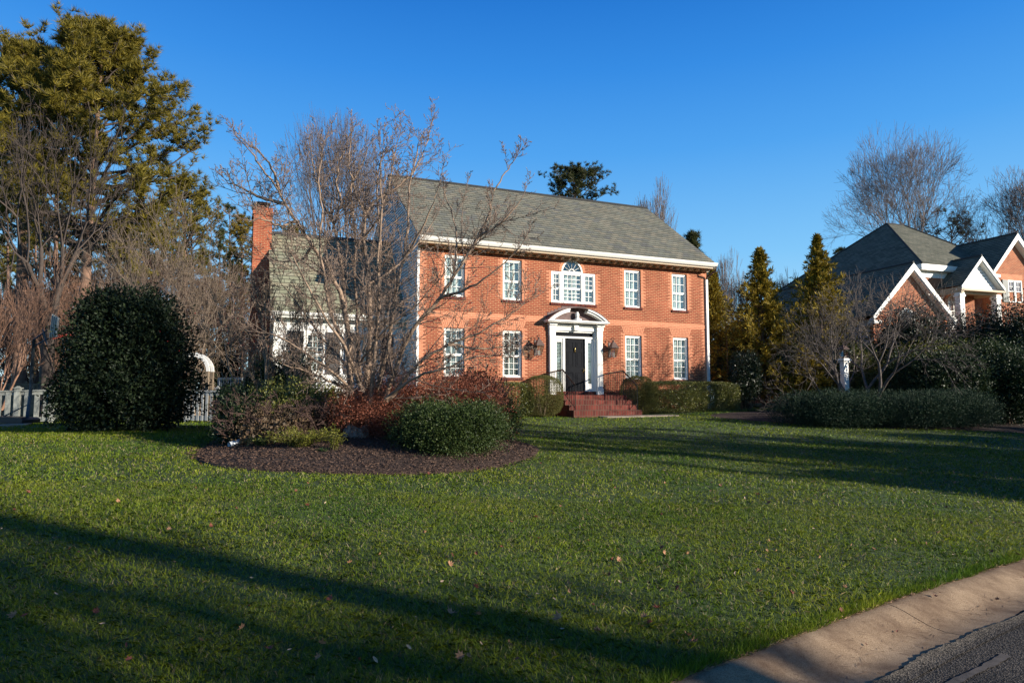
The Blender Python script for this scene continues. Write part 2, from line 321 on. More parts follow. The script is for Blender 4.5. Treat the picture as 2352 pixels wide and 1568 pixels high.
def bush(name, label, base, lumps, dens, leaf, m, cat='shrub', group=None, aspect=.5, shell=.4, rough=.12, up=.3, stems=6, stem_m=None, jit=.8, part='foliage', inner=True, pw=2.):
    """lumps relative to base"""
    root = thing(name, label, cat, tuple(map(float, base)), 0, group)
    P, Nn = lumps_points(lumps, dens, shell, rough, .01, pw)
    D = Nn + np.array([0, 0, up]); V, F = leaves_mesh(P, leaf, aspect, D, jit=jit)
    if inner:
        P2 = []
        for (cx, cy, cz, rx, ry, rz) in lumps:
            n = int(60 * (rx * ry * rz) ** (1 / 3) / leaf * .5); u = unit(rng.normal(size=(n, 3))) * (rng.random(n) ** .4 * .62)[:, None]; P2.append(u * [rx, ry, rz] + [cx, cy, cz])
        P2 = np.concatenate(P2); P2 = P2[P2[:, 2] > .02]; V2, F2 = leaves_mesh(P2, leaf * 2.2, .8); F = np.concatenate([F, F2 + len(V)]); V = np.concatenate([V, V2])
    npmesh(part, V, F, m, root)
    mb = MB(); zt = max(l[2] + l[5] * .6 for l in lumps)
    for i in range(stems):
        l = lumps[i % len(lumps)]; a = random.uniform(0, 6.28); e = (l[0] + math.cos(a) * l[3] * .5, l[1] + math.sin(a) * l[4] * .5, l[2] + l[5] * .4)
        b0 = (l[0] * .4 + math.cos(a) * .06, l[1] * .4 + math.sin(a) * .06, -.08); mid = tuple((b0[k] * .55 + e[k] * .45) + random.uniform(-.05, .05) for k in range(3)); mb.tube([b0, mid, e], [.03, .02, .008], 5)
    mb.build('stems', stem_m or BARK, root, True); return root
BARK = mat('brown_bark', (.13, .085, .055), .9, var=.3, vscale=12, bump=.6, bscale=30)
BARKP = mat('pine_bark', (.21, .125, .085), .95, var=.4, vscale=5, bump=.9, bscale=14)
BARKG = mat('grey_tan_bark', (.21, .155, .11), .85, var=.3, vscale=9, bump=.5, bscale=25)
TWIGM = mat('magnolia_twig', (.185, .13, .096), .8, var=.35, vscale=5)
BARKM = mat('magnolia_bark', (.27, .185, .125), .75, var=.45, vscale=7, bump=.4, bscale=30)
BARKT = mat('red_brown_twig', (.105, .06, .048), .8, var=.3, vscale=8)
BARKD = mat('dark_bark', (.07, .052, .042), .9, var=.3, vscale=8, bump=.5)
BARKO = mat('smooth_orange_bark', (.27, .145, .088), .7, var=.25, vscale=6)
BARKB = mat('blue_grey_twig', (.15, .12, .11), .85, var=.2, vscale=4)
def leafm(n, a, b, r=.45, t=.25, sp=.22): return mat(n, a, r, island=1, col2=b, transl=t, spec=sp)
L_HOLLY = leafm('holly_leaf', (.006, .015, .007), (.022, .036, .012), .6, .05, .25)
L_PINE = leafm('pine_needles', (.04, .045, .007), (.32, .25, .035), .5, .25)
L_PINEY = leafm('yellow_pine_needles', (.10, .085, .012), (.38, .26, .035), .5, .25)
L_PINED = leafm('dark_pine_needles', (.025, .04, .012), (.10, .10, .03), .5, .2)
L_HEDGE = leafm('hedge_leaf', (.04, .06, .012), (.27, .265, .06), .42, .15, .5)
L_BOX = leafm('boxwood_leaf', (.05, .060, .014), (.21, .185, .045), .55, .2, .3)
L_ARBOR = leafm('arborvitae_spray', (.075, .072, .008), (.44, .31, .035), .6, .2)
L_GLOSS = leafm('glossy_dark_leaf', (.008, .018, .008), (.030, .048, .018), .4, .06, .45)
L_AZAL = leafm('azalea_leaf', (.018, .036, .010), (.078, .112, .028), .5, .2, .25)
L_RUST = leafm('rust_leaf', (.11, .04, .025), (.38, .13, .075), .6, .25)
L_YEL = leafm('yellow_green_leaf', (.07, .085, .012), (.26, .25, .04), .5, .25)
L_RHOD = leafm('rhododendron_leaf', (.013, .028, .011), (.042, .068, .022), .5, .12, .3)
L_JUN = leafm('juniper_needle', (.012, .030, .018), (.038, .070, .035), .65, .12, .2)
L_STRAP = leafm('strap_leaf', (.02, .045, .018), (.07, .11, .04), .35, .15)
# ================================================================== THE SETTING
M_SOIL = mat('lawn_soil', (.04, .070, .012), .95, var=.35, vscale=1.2, bump=.5, bscale=60)
M_MULCH = mat('bark_mulch', (.050, .027, .018), .95, var=.5, vscale=30, bump=1., bscale=90)
def asphalt():
    m = mat('old_asphalt', (.034, .032, .030), .9, spec=.2); n = m.node_tree; N, L = n.nodes, n.links; b = N['Principled BSDF']
    tc = N.new('ShaderNodeTexCoord'); v = N.new('ShaderNodeTexVoronoi'); v.inputs['Scale'].default_value = 95; no = N.new('ShaderNodeTexNoise'); no.inputs['Scale'].default_value = 2.; no.inputs['Detail'].default_value = 8
    L.new(tc.outputs['Object'], v.inputs['Vector']); L.new(tc.outputs['Object'], no.inputs['Vector'])
    cr = N.new('ShaderNodeValToRGB'); e = cr.color_ramp.elements; e[0].color = (.02, .018, .017, 1); e[1].color = (.15, .13, .11, 1); e[0].position = .15; e[1].position = .95
    se = N.new('ShaderNodeSeparateColor'); L.new(v.outputs['Color'], se.inputs[0]); L.new(se.outputs[0], cr.inputs[0])
    mu = N.new('ShaderNodeMix'); mu.data_type = 'RGBA'; mu.blend_type = 'MULTIPLY'; mu.inputs[0].default_value = .7; L.new(cr.outputs[0], mu.inputs[6]); L.new(no.outputs[0], mu.inputs[7]); L.new(mu.outputs[2], b.inputs['Base Color'])
    bu = N.new('ShaderNodeBump'); bu.inputs['Strength'].default_value = .9; bu.inputs['Distance'].default_value = .008; L.new(v.outputs['Distance'], bu.inputs['Height']); L.new(bu.outputs[0], b.inputs['Normal']); return m
M_ROAD = asphalt()
def kerbmat():
    m = mat('kerb_concrete', (.42, .315, .215), .9, spec=.15); n = m.node_tree; N, L = n.nodes, n.links; b = N['Principled BSDF']
    tc = N.new('ShaderNodeTexCoord'); a = N.new('ShaderNodeTexNoise'); a.inputs['Scale'].default_value = 2.5; a.inputs['Detail'].default_value = 9; a.inputs['Roughness'].default_value = .65
    c = N.new('ShaderNodeTexNoise'); c.inputs['Scale'].default_value = 160; c.inputs['Detail'].default_value = 3
    L.new(tc.outputs['Object'], a.inputs['Vector']); L.new(tc.outputs['Object'], c.inputs['Vector'])
    cr = N.new('ShaderNodeValToRGB'); e = cr.color_ramp.elements; e[0].position = .33; e[0].color = (.15, .095, .06, 1); e[1].position = .66; e[1].color = (.40, .29, .185, 1); L.new(a.outputs[0], cr.inputs[0])
    c2 = N.new('ShaderNodeValToRGB'); e = c2.color_ramp.elements; e[0].position = .35; e[0].color = (.55, .5, .45, 1); e[1].position = .55; e[1].color = (1, 1, 1, 1); L.new(c.outputs[0], c2.inputs[0])
    mu = N.new('ShaderNodeMix'); mu.data_type = 'RGBA'; mu.blend_type = 'MULTIPLY'; mu.inputs[0].default_value = 1; L.new(cr.outputs[0], mu.inputs[6]); L.new(c2.outputs[0], mu.inputs[7]); L.new(mu.outputs[2], b.inputs['Base Color'])
    bu = N.new('ShaderNodeBump'); bu.inputs['Strength'].default_value = .5; bu.inputs['Distance'].default_value = .006; L.new(c.outputs[0], bu.inputs['Height']); L.new(bu.outputs[0], b.inputs['Normal']); return m
M_KERB = kerbmat()
def ab(a, b): return AX[0] * a + BX[0] * b, AX[1] * a + BX[1] * b
def strip(name, av, sv, zf, m, smooth=True):
    A, S = np.meshgrid(av, sv, indexing='ij'); x, y = ab(A, kerb_w(A) + S); V = np.stack([x, y, zf(A, S, x, y)], -1).reshape(-1, 3)
    ni, nj = A.shape; i = (np.arange(ni - 1)[:, None] * nj + np.arange(nj - 1)[None]).ravel(); F = np.stack([i, i + nj, i + nj + 1, i + 1], 1)
    return npmesh(name, V, F, m, None, smooth)
av = np.concatenate([[-900, -400, -200, -100, -60, -40], np.linspace(-30, 50, 161), [60, 80, 120, 200, 400, 900]])
sv = np.concatenate([[-900, -300, -100, -40, -20, -10.2, -9.9, -9.8, -.03, 0, .06, .2], np.linspace(.5, 40, 80), [50, 65, 80, 110, 160, 240, 400, 900]])
gr = kind(strip('lawn', av, sv, lambda A, S, x, y: np.where((S < -.01) & (S > -9.85), -.25, np.where(S <= -9.85, -.02, g(x, y))), M_SOIL), 'structure', 'green winter lawn rising from the kerb to the house')
KW = .62
def kerbz(s):
    return np.interp(s, [0, .06, .14, .24, .34, .44, .54, KW], [.004, .010, -.008, -.045, -.080, -.098, -.092, -.084])
def roadz(s): return -.088 + .02 * np.clip((s - KW) / 3.5, 0, 1) - .02 * np.clip((s - 4.6) / 4, 0, 1)
rs = -np.concatenate([[KW - .03, KW + .05], np.linspace(.8, 9.2, 22)])
strip_r = kind(strip('road', np.concatenate([[-900, -200, -60], np.linspace(-30, 50, 81), [90, 300, 900]]), rs[::-1], lambda A, S, x, y: roadz(-S), M_ROAD), 'structure', 'dark worn asphalt road')
# concrete kerb and gutter, cast in lengths with open joints
def a_at(X, Y):
    p = raydir(X, Y); p = p[:2] * (EYE / -p[2]); return float(p @ AX)
j0 = a_at((2600 + 1500 / 1.572) / 1.7415, (1900 + 815 / 1.572) / 1.7415); js = [j0 + 3.05 * k for k in range(-11, 14)]
VV, FF = [], []
ks = np.array([0, .05, .1, .16, .22, .28, .34, .4, .46, .54, KW])
for q in range(len(js) - 1):
    aa = np.linspace(js[q] + .006, js[q + 1] - .006, 13); A, S = np.meshgrid(aa, ks, indexing='ij'); rag = np.where(S > .6, .018 * np.sin(A * 9) + .012 * np.sin(A * 23 + 1) + .01 * np.sin(A * 51), 0)
    x, y = ab(A, kerb_w(A) - S - rag); z = kerbz(S); o = sum(len(v) for v in VV); n1 = x.size
    V = np.stack([x, y, z], -1).reshape(-1, 3); VV.append(V); ni, nj = A.shape; i = (np.arange(ni - 1)[:, None] * nj + np.arange(nj - 1)[None]).ravel() + o; FF.append(np.stack([i, i + 1, i + nj + 1, i + nj], 1))
    for e in (0, ni - 1):    # end faces going down into the joint
        top = V.reshape(ni, nj, 3)[e]; low = top - [0, 0, .12]; oo = sum(len(v) for v in VV); VV.append(np.concatenate([top, low])); k = np.arange(nj - 1) + oo; FF.append(np.stack([k, k + 1, k + 1 + nj, k + nj], 1))
kb = kind(npmesh('kerb', np.concatenate(VV), np.concatenate(FF), M_KERB, None, False), 'structure', 'sandy rolled concrete kerb and gutter')
# ragged lip and patch lines of asphalt lying over the gutter edge
mb = MB(); aa = np.arange(-14, 30, .045); e1 = KW - .005 + .015 * np.sin(aa * 2.1) + .01 * np.sin(aa * 7) + rng.uniform(-.012, .012, len(aa)); e2 = KW + .12 + 0 * aa
P1 = np.stack(ab(aa, kerb_w(aa) - e1), -1); P2 = np.stack(ab(aa, kerb_w(aa) - e2), -1); n = len(aa)
V = np.concatenate([np.column_stack([P1, np.full(n, -.077)]), np.column_stack([P2, np.full(n, -.079)]), np.column_stack([P1, np.full(n, -.10)])]); k = np.arange(n - 1)
F = np.concatenate([np.stack([k, k + 1, k + n + 1, k + n], 1), np.stack([k + 2 * n, k, k + 1, k + 2 * n + 1], 1)])
kind(npmesh('road_edge', V, F, M_ROAD), 'structure', 'ragged asphalt lip overlapping the gutter')
aa = np.arange(-1, 5.6, .06); wv = .012 + .016 * np.abs(np.sin(aa * 3.1) * np.sin(aa * 1.3 + 1)) + rng.uniform(0, .012, len(aa)); cs = KW + .30 + .01 * np.sin(aa * 5); n = len(aa); k = np.arange(n - 1)
P1 = np.stack(ab(aa, kerb_w(aa) - cs + wv), -1); P2 = np.stack(ab(aa, kerb_w(aa) - cs - wv), -1); V = np.concatenate([np.column_stack([P1, np.full(n, -.080)]), np.column_stack([P2, np.full(n, -.080)])])
kind(npmesh('road_seam', V, np.stack([k, k + 1, k + n + 1, k + n], 1), mat('worn_seam', (.085, .07, .06), .95, var=.4, vscale=20)), 'structure', 'pale worn seam running along the asphalt')
# mulch bed
tt = np.linspace(0, 2 * math.pi, 73)[:-1]; rr = np.linspace(0, 1, 16); V = []
for r_ in rr:
    for t_ in tt:
        kx = (1 + .03 * math.sin(3 * t_ + 1) + .02 * math.sin(5 * t_)) * r_
        x, y = BED['c'][0] + BED['rx'] * kx * math.cos(t_), BED['c'][1] + BED['ry'] * kx * math.sin(t_)
        V.append((x, y, gz(x, y) + .012 + .26 * (1 - r_ ** 2.2) + (.012 * math.sin(x * 9) * math.sin(y * 8)) * (r_ < .97)))
n = len(tt); F = [(i * n + k, i * n + (k + 1) % n, (i + 1) * n + (k + 1) % n, (i + 1) * n + k) for i in range(len(rr) - 1) for k in range(n)]
V += [(v[0], v[1], v[2] - .1) for v in V[-n:]]; F += [((len(rr) - 1) * n + k, (len(rr) - 1) * n + (k + 1) % n, len(rr) * n + (k + 1) % n, len(rr) * n + k) for k in range(n)]
kind(npmesh('mulch_bed', V, F, M_MULCH, None, True), 'structure', 'dark brown mulch bed under the bare tree')
def bedz(x, y):
    r_ = np.clip(bed_r(x, y), 0, 1); return g(x, y) + np.where(bed_r(x, y) < 1, .012 + .26 * (1 - r_ ** 2.2), 0)
# a second bed, right
BED2 = dict(c=(14.2, 24.2), rx=7.2, ry=3.0)
def bed2_r(x, y): return np.hypot((x - BED2['c'][0]) / BED2['rx'], (y - BED2['c'][1]) / BED2['ry'])
V = [];
for r_ in np.linspace(0, 1, 8):
    for t_ in tt:
        x, y = BED2['c'][0] + BED2['rx'] * r_ * math.cos(t_), BED2['c'][1] + BED2['ry'] * r_ * math.sin(t_); V.append((x, y, gz(x, y) + .05 * (1 - r_ ** 4) + .01))
F = [(i * n + k, i * n + (k + 1) % n, (i + 1) * n + (k + 1) % n, (i + 1) * n + k) for i in range(7) for k in range(n)]
kind(npmesh('mulch_bed', V, F, M_MULCH, None, True), 'structure', 'mulch bed under the shrubs on the right')
# house corner beds and pine straw
# ---- grass blades (stuff)
GA, GB = (.062, .125, .006), (.29, .37, .032)
L_GRASS = mat('grass_blade', GA, .5, island=1, col2=GB, transl=.25, spec=.2)
def tint_lawn(m):
    n = m.node_tree; N, L = n.nodes, n.links; b = N['Principled BSDF']; src = b.inputs['Base Color'].links[0].from_socket if b.inputs['Base Color'].links else None
    tc = N.new('ShaderNodeTexCoord'); a = N.new('ShaderNodeTexNoise'); a.inputs['Scale'].default_value = .55; a.inputs['Detail'].default_value = 7; a.inputs['Roughness'].default_value = .62; L.new(tc.outputs['Object'], a.inputs['Vector'])
    cr = N.new('ShaderNodeValToRGB'); e = cr.color_ramp.elements; e[0].position = .36; e[0].color = (.52, .68, .55, 1); e[1].position = .66; e[1].color = (1.35, 1.12, .95, 1); L.new(a.outputs[0], cr.inputs[0])
    mu = N.new('ShaderNodeMix'); mu.data_type = 'RGBA'; mu.blend_type = 'MULTIPLY'; mu.inputs[0].default_value = 1; L.new(src, mu.inputs[6]); L.new(cr.outputs[0], mu.inputs[7]); L.new(mu.outputs[2], b.inputs['Base Color'])
    for x in N:
        if x.type == 'BSDF_TRANSLUCENT': L.new(mu.outputs[2], x.inputs[0])
tint_lawn(L_GRASS)
L_DRY = mat('dry_grass', (.22, .17, .08), .6, island=1, col2=(.42, .34, .18), transl=.2)
def wedge(n, y0, y1, mg=1.12):
    u = rng.random(n); y = np.sqrt(y0 ** 2 + u * (y1 ** 2 - y0 ** 2)); x = rng.uniform(-1, 1, n) * (y * .747 * mg + .6); return x, y
GV, GF = [], []
def fbm(x, y): return (np.sin(x * 1.3 + 2 * np.sin(y * .9)) * np.sin(y * 1.1 + 1.5 * np.sin(x * .7)) + .5 * np.sin(x * 3.7 + y * 2.1) * np.sin(y * 4.3 - x * 1.2)) / 1.5
def grass(n, y0, y1, L, Wd, drykeep=0):
    x, y = wedge(n, y0, y1); s = sdist(x, y); ok = (s > .015) & (bed_r(x, y) > 1.0 + rng.normal(0, .006, n)) & (bed2_r(x, y) > 1.0); x, y = x[ok], y[ok]
    hx, hy = (x - HQ[0]) * HU[0] + (y - HQ[1]) * HU[1], -(x - HQ[0]) * HU[1] + (y - HQ[1]) * HU[0]
    ok = ~((hy > -.3) & (hx > -12) & (hx < 6.5)) & ~((np.abs(hx) < 1.5) & (hy > -2.6)) & ~((hx > -.4) & (hx < 2.6) & (hy > -3.15) & (hy < -2.4)) & ~(((hy > -2.0) & (hx < -1.4) & (hx > -6.3)) | ((hy > -2.0) & (hx > 1.4) & (hx < 7)))
    x, y = x[ok], y[ok]; m = len(x); f = fbm(x, y); ln = L * (1 + .3 * f) * rng.uniform(.55, 1.35, m); z = g(x, y)
    lean = rng.normal(0, .55, (m, 2)) + np.array([-.12, .05]) + .12 * np.stack([np.sin(x * 2.1 + y), np.cos(y * 1.9 - x)], -1)
    D = unit(np.column_stack([lean, np.ones(m)])); P = np.column_stack([x, y, z - .005]); S = unit(np.column_stack([rng.normal(size=(m, 2)), np.zeros(m)])) * (Wd * rng.uniform(.6, 1.3, m))[:, None]
    bend = np.column_stack([lean * .5 * ln[:, None], -np.linalg.norm(lean, axis=1) * ln * .18]); mid = P + D * ln[:, None] * .55; tip = P + D * ln[:, None] + bend
    V = np.stack([P - S, P + S, mid + S * .8, tip, mid - S * .8], 1).reshape(-1, 3); return V, np.arange(5 * m).reshape(m, 5)
HTH = R(67.166); HU = np.array([math.sin(HTH), math.cos(HTH)]); HQ = np.array([2.44, 26.6])
parts_ = [grass(*a) for a in ((140000, 2.6, 5.2, .043, .0014), (160000, 5.2, 9.5, .045, .0022), (150000, 9.5, 17., .048, .0046), (90000, 17., 30., .055, .0095))]
o = 0; Vs, Fs = [], []
for V, F in parts_: Vs.append(V); Fs.append(F + o); o += len(V)
kind(npmesh('grass', np.concatenate(Vs), np.concatenate(Fs), L_GRASS), 'stuff', 'short green lawn grass')
pd_ = [grass(*a) for a in ((16000, 2.6, 5.2, .04, .0013), (22000, 5.2, 9.5, .042, .002), (14000, 9.5, 17., .05, .005))]; o = 0; Vs, Fs = [], []
for V, F in pd_: Vs.append(V); Fs.append(F + o); o += len(V)
# dry thatch along the kerb edge
aa = rng.uniform(-6, 16, 9000); ss = np.abs(rng.normal(0, .035, 9000)) - .035; x, y = ab(aa, kerb_w(aa) + ss); P = np.column_stack([x, y, np.full(len(x), .012)]); D = unit(np.column_stack([rng.normal(size=(len(x), 2)), rng.uniform(-.05, .3, len(x))]))
V, F = blades_mesh(P, D, rng.uniform(.02, .06, len(x)), .0022); F = F.repeat(1, 0)
kind(npmesh('kerb_thatch', V, F, mat('dry_thatch', (.16, .085, .045), .8, island=1, col2=(.42, .26, .14))), 'stuff', 'dry brown clippings along the kerb')
kind(npmesh('dry_grass', np.concatenate(Vs), np.concatenate(Fs), L_DRY), 'stuff', 'straw coloured blades in the lawn')
# taller tufts hanging over the kerb
aa = rng.uniform(-6, 18, 26000); ss = np.abs(rng.normal(0, .08, 26000)) - .02 - .02 * np.sin(aa * 5) * np.sin(aa * 2.3); x, y = ab(aa, kerb_w(aa) + ss); P = np.column_stack([x, y, np.zeros(len(x))]); D = unit(np.column_stack([rng.normal(0, .6, (len(x), 2)) - BX * .35, np.ones(len(x))]))
V, F = blades_mesh(P, D, rng.uniform(.04, .10, len(x)), .0028); kind(npmesh('edge_grass', V, F, L_GRASS), 'stuff', 'longer grass along the kerb')
# mulch chips
n = 34000; t_ = rng.uniform(0, 6.283, n); r_ = np.sqrt(rng.random(n)) * 1.01 + np.abs(rng.normal(0, .012, n)); x = BED['c'][0] + BED['rx'] * r_ * np.cos(t_); y = BED['c'][1] + BED['ry'] * r_ * np.sin(t_); ok = (y < 15.2); x, y = x[ok], y[ok]
V, F = leaves_mesh(np.column_stack([x, y, bedz(x, y) + .012]), .05, .3, np.column_stack([rng.normal(size=(len(x), 2)), rng.normal(0, .35, len(x))]), jit=.1)
kind(npmesh('mulch_chips', V, F, mat('mulch_chip', (.035, .018, .013), .9, island=1, col2=(.13, .075, .05))), 'stuff', 'shredded bark chips on the bed')
# front walk slab and the drive at far left
# ================================================================== BRICK HOUSE (local x along the front, y into the house, z from eye level)
H = thing('brick_house', 'two storey red brick house with slate roof, white windows and low white wing', 'house', (HQ[0], HQ[1], EYE), math.pi / 2 - HTH)
XL, XR, ZB, ZT, DEP = -6.28, 6.40, -.75, 5.50, 9.0
UP = [(-5.30, -4.52), (-3.02, -2.24), (2.30, 3.08), (4.62, 5.38)]; UZ = (3.72, 5.26); LZ = (.82, 2.58)
holes = [(a, b, *UZ) for a, b in UP] + [(a, b, *LZ) for a, b in UP] + [(-1.0, .95, 3.73, 4.96), (-.55, .38, 4.96, 5.45), (-1.0, 1.05, .19, 2.72)]
def holed(mb, x0, x1, z0, z1, y, holes, mi=0, reveal=.1, rmi=0):
    xs = sorted({x0, x1, *[h[0] for h in holes], *[h[1] for h in holes]}); zs = sorted({z0, z1, *[h[2] for h in holes], *[h[3] for h in holes]})
    for a, b in zip(xs, xs[1:]):
        for c, d in zip(zs, zs[1:]):
            if any(h[0] <= a and b <= h[1] and h[2] <= c and d <= h[3] for h in holes): continue
            mb.poly([(a, y, c), (b, y, c), (b, y, d), (a, y, d)], mi)
    for a, b, c, d in holes:
        mb.poly([(a, y, c), (a, y + reveal, c), (a, y + reveal, d), (a, y, d)], rmi); mb.poly([(b, y, c), (b, y, d), (b, y + reveal, d), (b, y + reveal, c)], rmi)
        mb.poly([(a, y, d), (a, y + reveal, d), (b, y + reveal, d), (b, y, d)], rmi); mb.poly([(a, y, c), (b, y, c), (b, y + reveal, c), (a, y + reveal, c)], rmi)
mb = MB(); holed(mb, XL, XR, ZB, ZT, 0, holes, 0)
# spandrels round the half-round head
ac, ar = (-.085, 4.98), .465
for sx in (-1, 1):
    pts = [(ac[0] + sx * ar * math.cos(t), 0.0, ac[1] + ar * math.sin(t)) for t in np.linspace(0, math.pi / 2, 9)]
    for p, q in zip(pts, pts[1:]): mb.poly([(ac[0] + sx * ar, 0, p[2]), p, q, (ac[0] + sx * ar, 0, q[2])] if sx > 0 else [(ac[0] + sx * ar, 0, p[2]), (ac[0] + sx * ar, 0, q[2]), q, p])
mb.box(XL + .01, XL + .2, .02, DEP, ZB, ZT); mb.box(XR - .2, XR, .003, DEP, ZB, ZT); mb.box(XL + .2, XR - .2, DEP - .2, DEP, ZB, ZT)
wall = mb.build('brick_wall', [BRICK], H)
# gables (white lap siding left, brick-coloured right hidden)
SLP = (9.45 - 5.72) / 5.1; RY = 4.6
def roofz(y): return 5.72 + (y + .5) * SLP if y < RY else 9.45 - (y - RY) * SLP
mb = MB(); z = -.4; c = .115
while z < 9.2:
    if z < 5.4: y0, y1 = .02, DEP - .01
    else: y0, y1 = (z - 5.72) / SLP - .5 + .12, 2 * RY - ((z - 5.72) / SLP - .5) - .12; y0 = max(y0, .02); y1 = min(y1, DEP)
    if y1 - y0 > .05: mb._add([(XL - .004, y0, z), (XL - .004, y1, z), (XL + .006, y1, z + c), (XL + .006, y0, z + c), (XL - .028, y0, z), (XL - .028, y1, z)], [(4, 5, 2, 3), (0, 1, 5, 4), (0, 4, 3), (1, 2, 5)])
    z += c
mb.box(XL - .035, XL + .05, -.012, .06, -.6, 5.45); mb.build('side_siding', WHITES, H)
mb = MB(); mb.poly([(XR - .05, 0, 5.5), (XR - .05, DEP, 5.5), (XR - .05, RY, 9.2)]); mb.build('gable_end', WHITES, H)
# roof in courses
def slate(name, x0, x1, y0, z0, y1, z1, ex, m, parent, thick=.016, back=False):
    L = math.hypot(y1 - y0, z1 - z0); n = max(1, int(round(L / ex))); dy, dz = (y1 - y0) / L, (z1 - z0) / L; ny, nz = (-dz, dy) if dy > 0 else (dz, -dy); mb = MB()
    for i in range(n):
        a, b = L * i / n, L * (i + 1) / n
        lo = (y0 + dy * a + ny * thick, z0 + dz * a + nz * thick); hi = (y0 + dy * b, z0 + dz * b); fo = (y0 + dy * a, z0 + dz * a); v0, v1 = i * ex + .002, (i + 1) * ex - .002
        mb.poly([(x0, *lo), (x1, *lo), (x1, *hi), (x0, *hi)], 0, [(x0, v0), (x1, v0), (x1, v1), (x0, v1)])
        mb.poly([(x0, *fo), (x1, *fo), (x1, *lo), (x0, *lo)], 1)
    return mb.build(name, [m, ROOFDK], parent)
rf = slate('roof', -6.40, 6.52, -.56, 5.72 - .06 * SLP + .02, RY, 9.47, .225, SLATE, H)
slate('back_roof', -6.40, 6.52, 2 * RY + .56, 5.68, RY, 9.465, .225, SLATE, H)
mb = MB(); mb.prism([(RY - .16, 9.40), (RY, 9.52), (RY + .16, 9.40), (RY, 9.36)], 'x', -6.42, 6.54); mb.build('ridge_cap', ROOFDK, rf)
# deck / soffit under the slates, rakes
mb = MB()
mb.prism([(-.5, 5.64), (RY, 9.36), (2 * RY + .5, 5.64), (2 * RY + .5, 5.56), (RY, 9.27), (-.5, 5.56)], 'x', -6.385, 6.505)
mb.build('rake_board', WHITE, H)
mb = MB(); mb.box(-6.38, 6.50, -.50, .01, 5.50, 5.555); mb.box(-6.3, 6.42, -.12, -.004, 5.42, 5.498); mb.build('soffit', BOUNCE_TAN, H)
mb = MB()
for i in range(37):
    x = -6.1 + i * .338; mb.prism([(-.37, 5.46), (-.37, 5.498), (-.125, 5.498), (-.125, 5.40), (-.24, 5.41)], 'x', x, x + .10)
mb.build('cornice_brackets', BOUNCE_TAN, H)
mb = MB(); mb.prism([(-.50, 5.57), (-.50, 5.72), (-.62, 5.72), (-.635, 5.69), (-.62, 5.65), (-.58, 5.585), (-.56, 5.57)], 'x', -6.40, 6.52); mb.box(-6.41, 6.53, -.645, -.49, 5.705, 5.722); mb.build('gutter', WHITE, H)
mb = MB(); mb.tube([(6.47, -.57, 5.60), (6.47, -.52, 5.42), (6.36, -.10, 5.22), (6.36, -.055, 5.10)], .04, 8); mb.build('gutter_elbow', COPPER, H, True)
mb = MB(); mb.box(6.31, 6.41, -.085, -.004, -.55, 5.10); mb.build('downspout', WHITE, H)
# salmon trim brick: corner and window quoins, string course, flat arches, round arch
mb = MB(); C = .0677; PR = -.004
def blk(x0, x1, z0, z1): mb.box(x0, x1, PR, .02, z0, z1)
def inh(x0, x1, z0, z1): return any(x0 < h[1] and x1 > h[0] and z0 < h[3] and z1 > h[2] for h in holes)
z = -.45; i = 0
while z < 5.36:
    k = i % 2; wj = .215 if k else .105; z1 = z + C - .006
    if not (2.93 < z + .03 < 3.2):
        blk(XL, XL + .2 + .1 * k, z, z1); blk(XR - .2 - .1 * k, XR, z, z1)
        for a, b in UP:
            if z > 3.66 or -.45 < z < 2.93 and z > .7:
                zz = UZ if z > 3.2 else LZ
                if zz[0] - .02 < z < zz[1] + .02: blk(a - wj, a - .001, z, z1); blk(b + .001, b + wj, z, z1)
        if 3.73 < z < 4.96: blk(-1.0 - wj, -1.001, z, z1); blk(.951, .95 + wj, z, z1)
    z += C; i += 1
blk(XL, XR, 2.95, 3.17); mb.box(XL, XR, -.016, .02, 3.0, 3.14)
for a, b in UP:
    n = 13
    for q in range(n):
        t0, t1 = q / n, (q + 1) / n - .012; w0, w1 = b - a + .06, b - a + .36; xm = (a + b) / 2
        mb.prism([(xm - w0 / 2 + w0 * t0, LZ[1] + .002), (xm - w0 / 2 + w0 * t1, LZ[1] + .002), (xm - w1 / 2 + w1 * t1, 2.94), (xm - w1 / 2 + w1 * t0, 2.94)], 'y', PR - .002, .02)
for q in range(26):
    t0, t1 = math.pi * q / 26, math.pi * (q + .88) / 26; r0, r1 = ar + .002, ar + .12
    mb.prism([(ac[0] + r0 * math.cos(t0), ac[1] + r0 * math.sin(t0)), (ac[0] + r1 * math.cos(t0), ac[1] + r1 * math.sin(t0)), (ac[0] + r1 * math.cos(t1), ac[1] + r1 * math.sin(t1)), (ac[0] + r0 * math.cos(t1), ac[1] + r0 * math.sin(t1))], 'y', PR - .004, .02)
mb.build('trim_brick', BRICKT, H)
def slats(mb, x0, x1, z0, z1, y, pitch=.055, wd=.05, ang=35):
    z = z0 + pitch / 2; dy, dz = wd / 2 * math.cos(R(ang)), wd / 2 * math.sin(R(ang))
    while z < z1:
        mb._add([(x0, y - dy, z - dz), (x1, y - dy, z - dz), (x1, y + dy, z + dz), (x0, y + dy, z + dz), (x0, y - dy, z - dz + .006), (x1, y - dy, z - dz + .006), (x1, y + dy, z + dz + .006), (x0, y + dy, z + dz + .006)],
                [(0, 3, 2, 1), (4, 5, 6, 7), (0, 1, 5, 4), (3, 7, 6, 2)]); z += pitch
